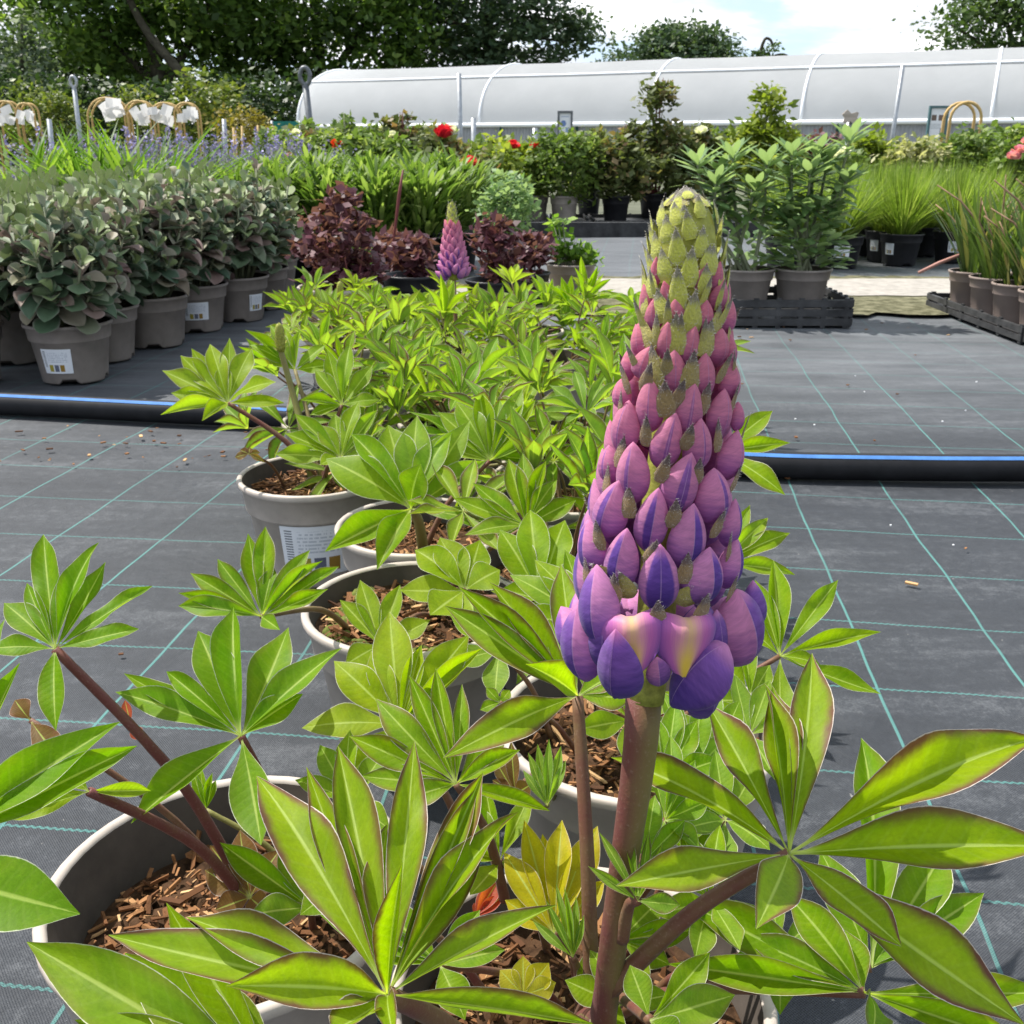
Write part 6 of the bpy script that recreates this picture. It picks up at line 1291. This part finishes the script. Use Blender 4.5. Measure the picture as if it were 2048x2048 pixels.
leaf_px(p8, (822, 1018, 1.02), [(652, 918, 84), (702, 868, 60), (776, 850, 84), (834, 832, 80), (842, 928, 70, -.03), (904, 864, 66), (972, 922, 62), (650, 1103, 76, -.05), (754, 1140, 76, -.06), (1058, 1076, 56, -.02), (940, 840, 60)], PC8, .5, (.2, .15, .08), prad=.0056, stemc=(.15, 0, 0), jit=.2)
leaf_px(p8, (980, 922, 1.14), [(876, 824, 56), (912, 804, 56), (958, 782, 50), (1045, 778, 44), (1071, 800, 46), (1090, 874, 42), (900, 900, 40), (1000, 800, 44)], PC8, .5, (.25, .25, .08), prad=.003, jit=.2)

# ---- the rest of the clump, row by row
rest = [(.055, .99, 'lupin behind the spike, second pot to the right of the mossy one', 9), (-.10, 1.33, 'lupin in the middle of the clump behind the thick green stem', 15), (.075, 1.21, 'lupin hidden behind the spike at the right of the clump', 13),
        (-.27, 1.56, 'lupin in front of the pipe, left of the middle of the clump', 15), (-.09, 1.56, 'lupin in front of the pipe in the middle of the clump', 15), (.09, 1.48, 'lupin in front of the pipe behind the spike', 13),
        (-.34, 2.22, 'lupin with a pale green young spike just beyond the pipe at the left', 15), (-.122, 2.12, 'lupin with a small pink and purple flower spike beyond the pipe', 15), (.10, 2.06, 'lupin beyond the pipe left of the big spike', 15), (.285, 2.02, 'lupin beyond the pipe peeping out right of the spike', 11),
        (-.42, 2.47, 'lupin at the far left corner of the clump below the maroon plant', 13), (-.20, 2.42, 'lupin in the last row, second from the left', 13), (.03, 2.38, 'lupin in the last row, third from the left', 13), (.235, 2.33, 'dark green lupin in the last row before the stone path', 12), (-.13, 1.78, 'lupin close to the near side of the pipe', 11)]
LP = []
for i, (x, y, l, n) in enumerate(rest):
    if i == 14: y = 1.72
    o = lupin(l, x, y, .092); LP.append(o)
    far = y > 1.9
    grow(o, x, y, n, (.15, .27) if not far else (.14, .245), (.02, .15), (.06, .085), (.55, .10, .18) if i != 13 else (.1, .0, .05), seed=i)
# young spikes and the second flower
def small_spike(o, tip, base, z, rpx, green=False):
    b = P(*base, z); tp = P(*tip, z - .02); d = tp - b; L = np.linalg.norm(d); ax = d / L; r = rpx / F * z
    e1 = unit(np.cross(ax, FWD)); e2 = np.cross(ax, e1); X, Y_, _ = o.location
    st = part('stem', MB().tube([(X, Y_, o['crown_z']), (np.array([X, Y_, o['crown_z']]) + b) / 2 + [.004, 0, 0], b, b + d * .2], [.005, .0045, .004, .003], 8).mesh('stem', [M['stem']]), o, Matrix(), color=(.2 if green else .8, 0, 0))
    sk = part('flower_spike', MB().tube([b + d * f for f in (0, .2, .4, .6, .8, .93, 1)], [r * k for k in ((.5, .6, .62, .6, .55, .4, .08) if green else (.3, .4, .4, .4, .36, .28, .06))], 10).mesh('flower_spike', [bpy.data.materials['lupin_rachis']]), o, Matrix())
    n = 46 if green else 96
    for j in range(n):
        f = (j + .5) / n; th = j * 2.39996; rad = e1 * math.cos(th) + e2 * math.sin(th); rr = r * (1 - .62 * f ** 1.5 if not green else math.sin(math.pi * (.25 + .74 * f)) ** .6)
        p = b + d * f * .93 + rad * rr * (.45 if not green else .55); l = r * (1.15 - .55 * f) * (.9 if not green else .7)
        dd = unit(ax * (.6 + f) + rad * (.75 - .5 * f))
        if green or f > .72: part('sepal', SEP[0], sk, frame(p, dd, rad, l * .5, l, l * .3), color=(0, .75 if green else .6, 0))
        else: part('bud', BUD[j % 3], sk, frame(p, dd, rad, l * .62, l, l * .6), color=(float(np.interp(f, [0, .35, .7], [1, .5, 0])), .3 if f < .3 else .1, .9 if f < .3 else .5))
small_spike(LP[7], (903, 404), (908, 560), 2.12, 29)
small_spike(p5, (558, 646), (562, 702), 1.38, 16, True)
small_spike(LP[10], (680, 562), (680, 612), 2.40, 12, True)
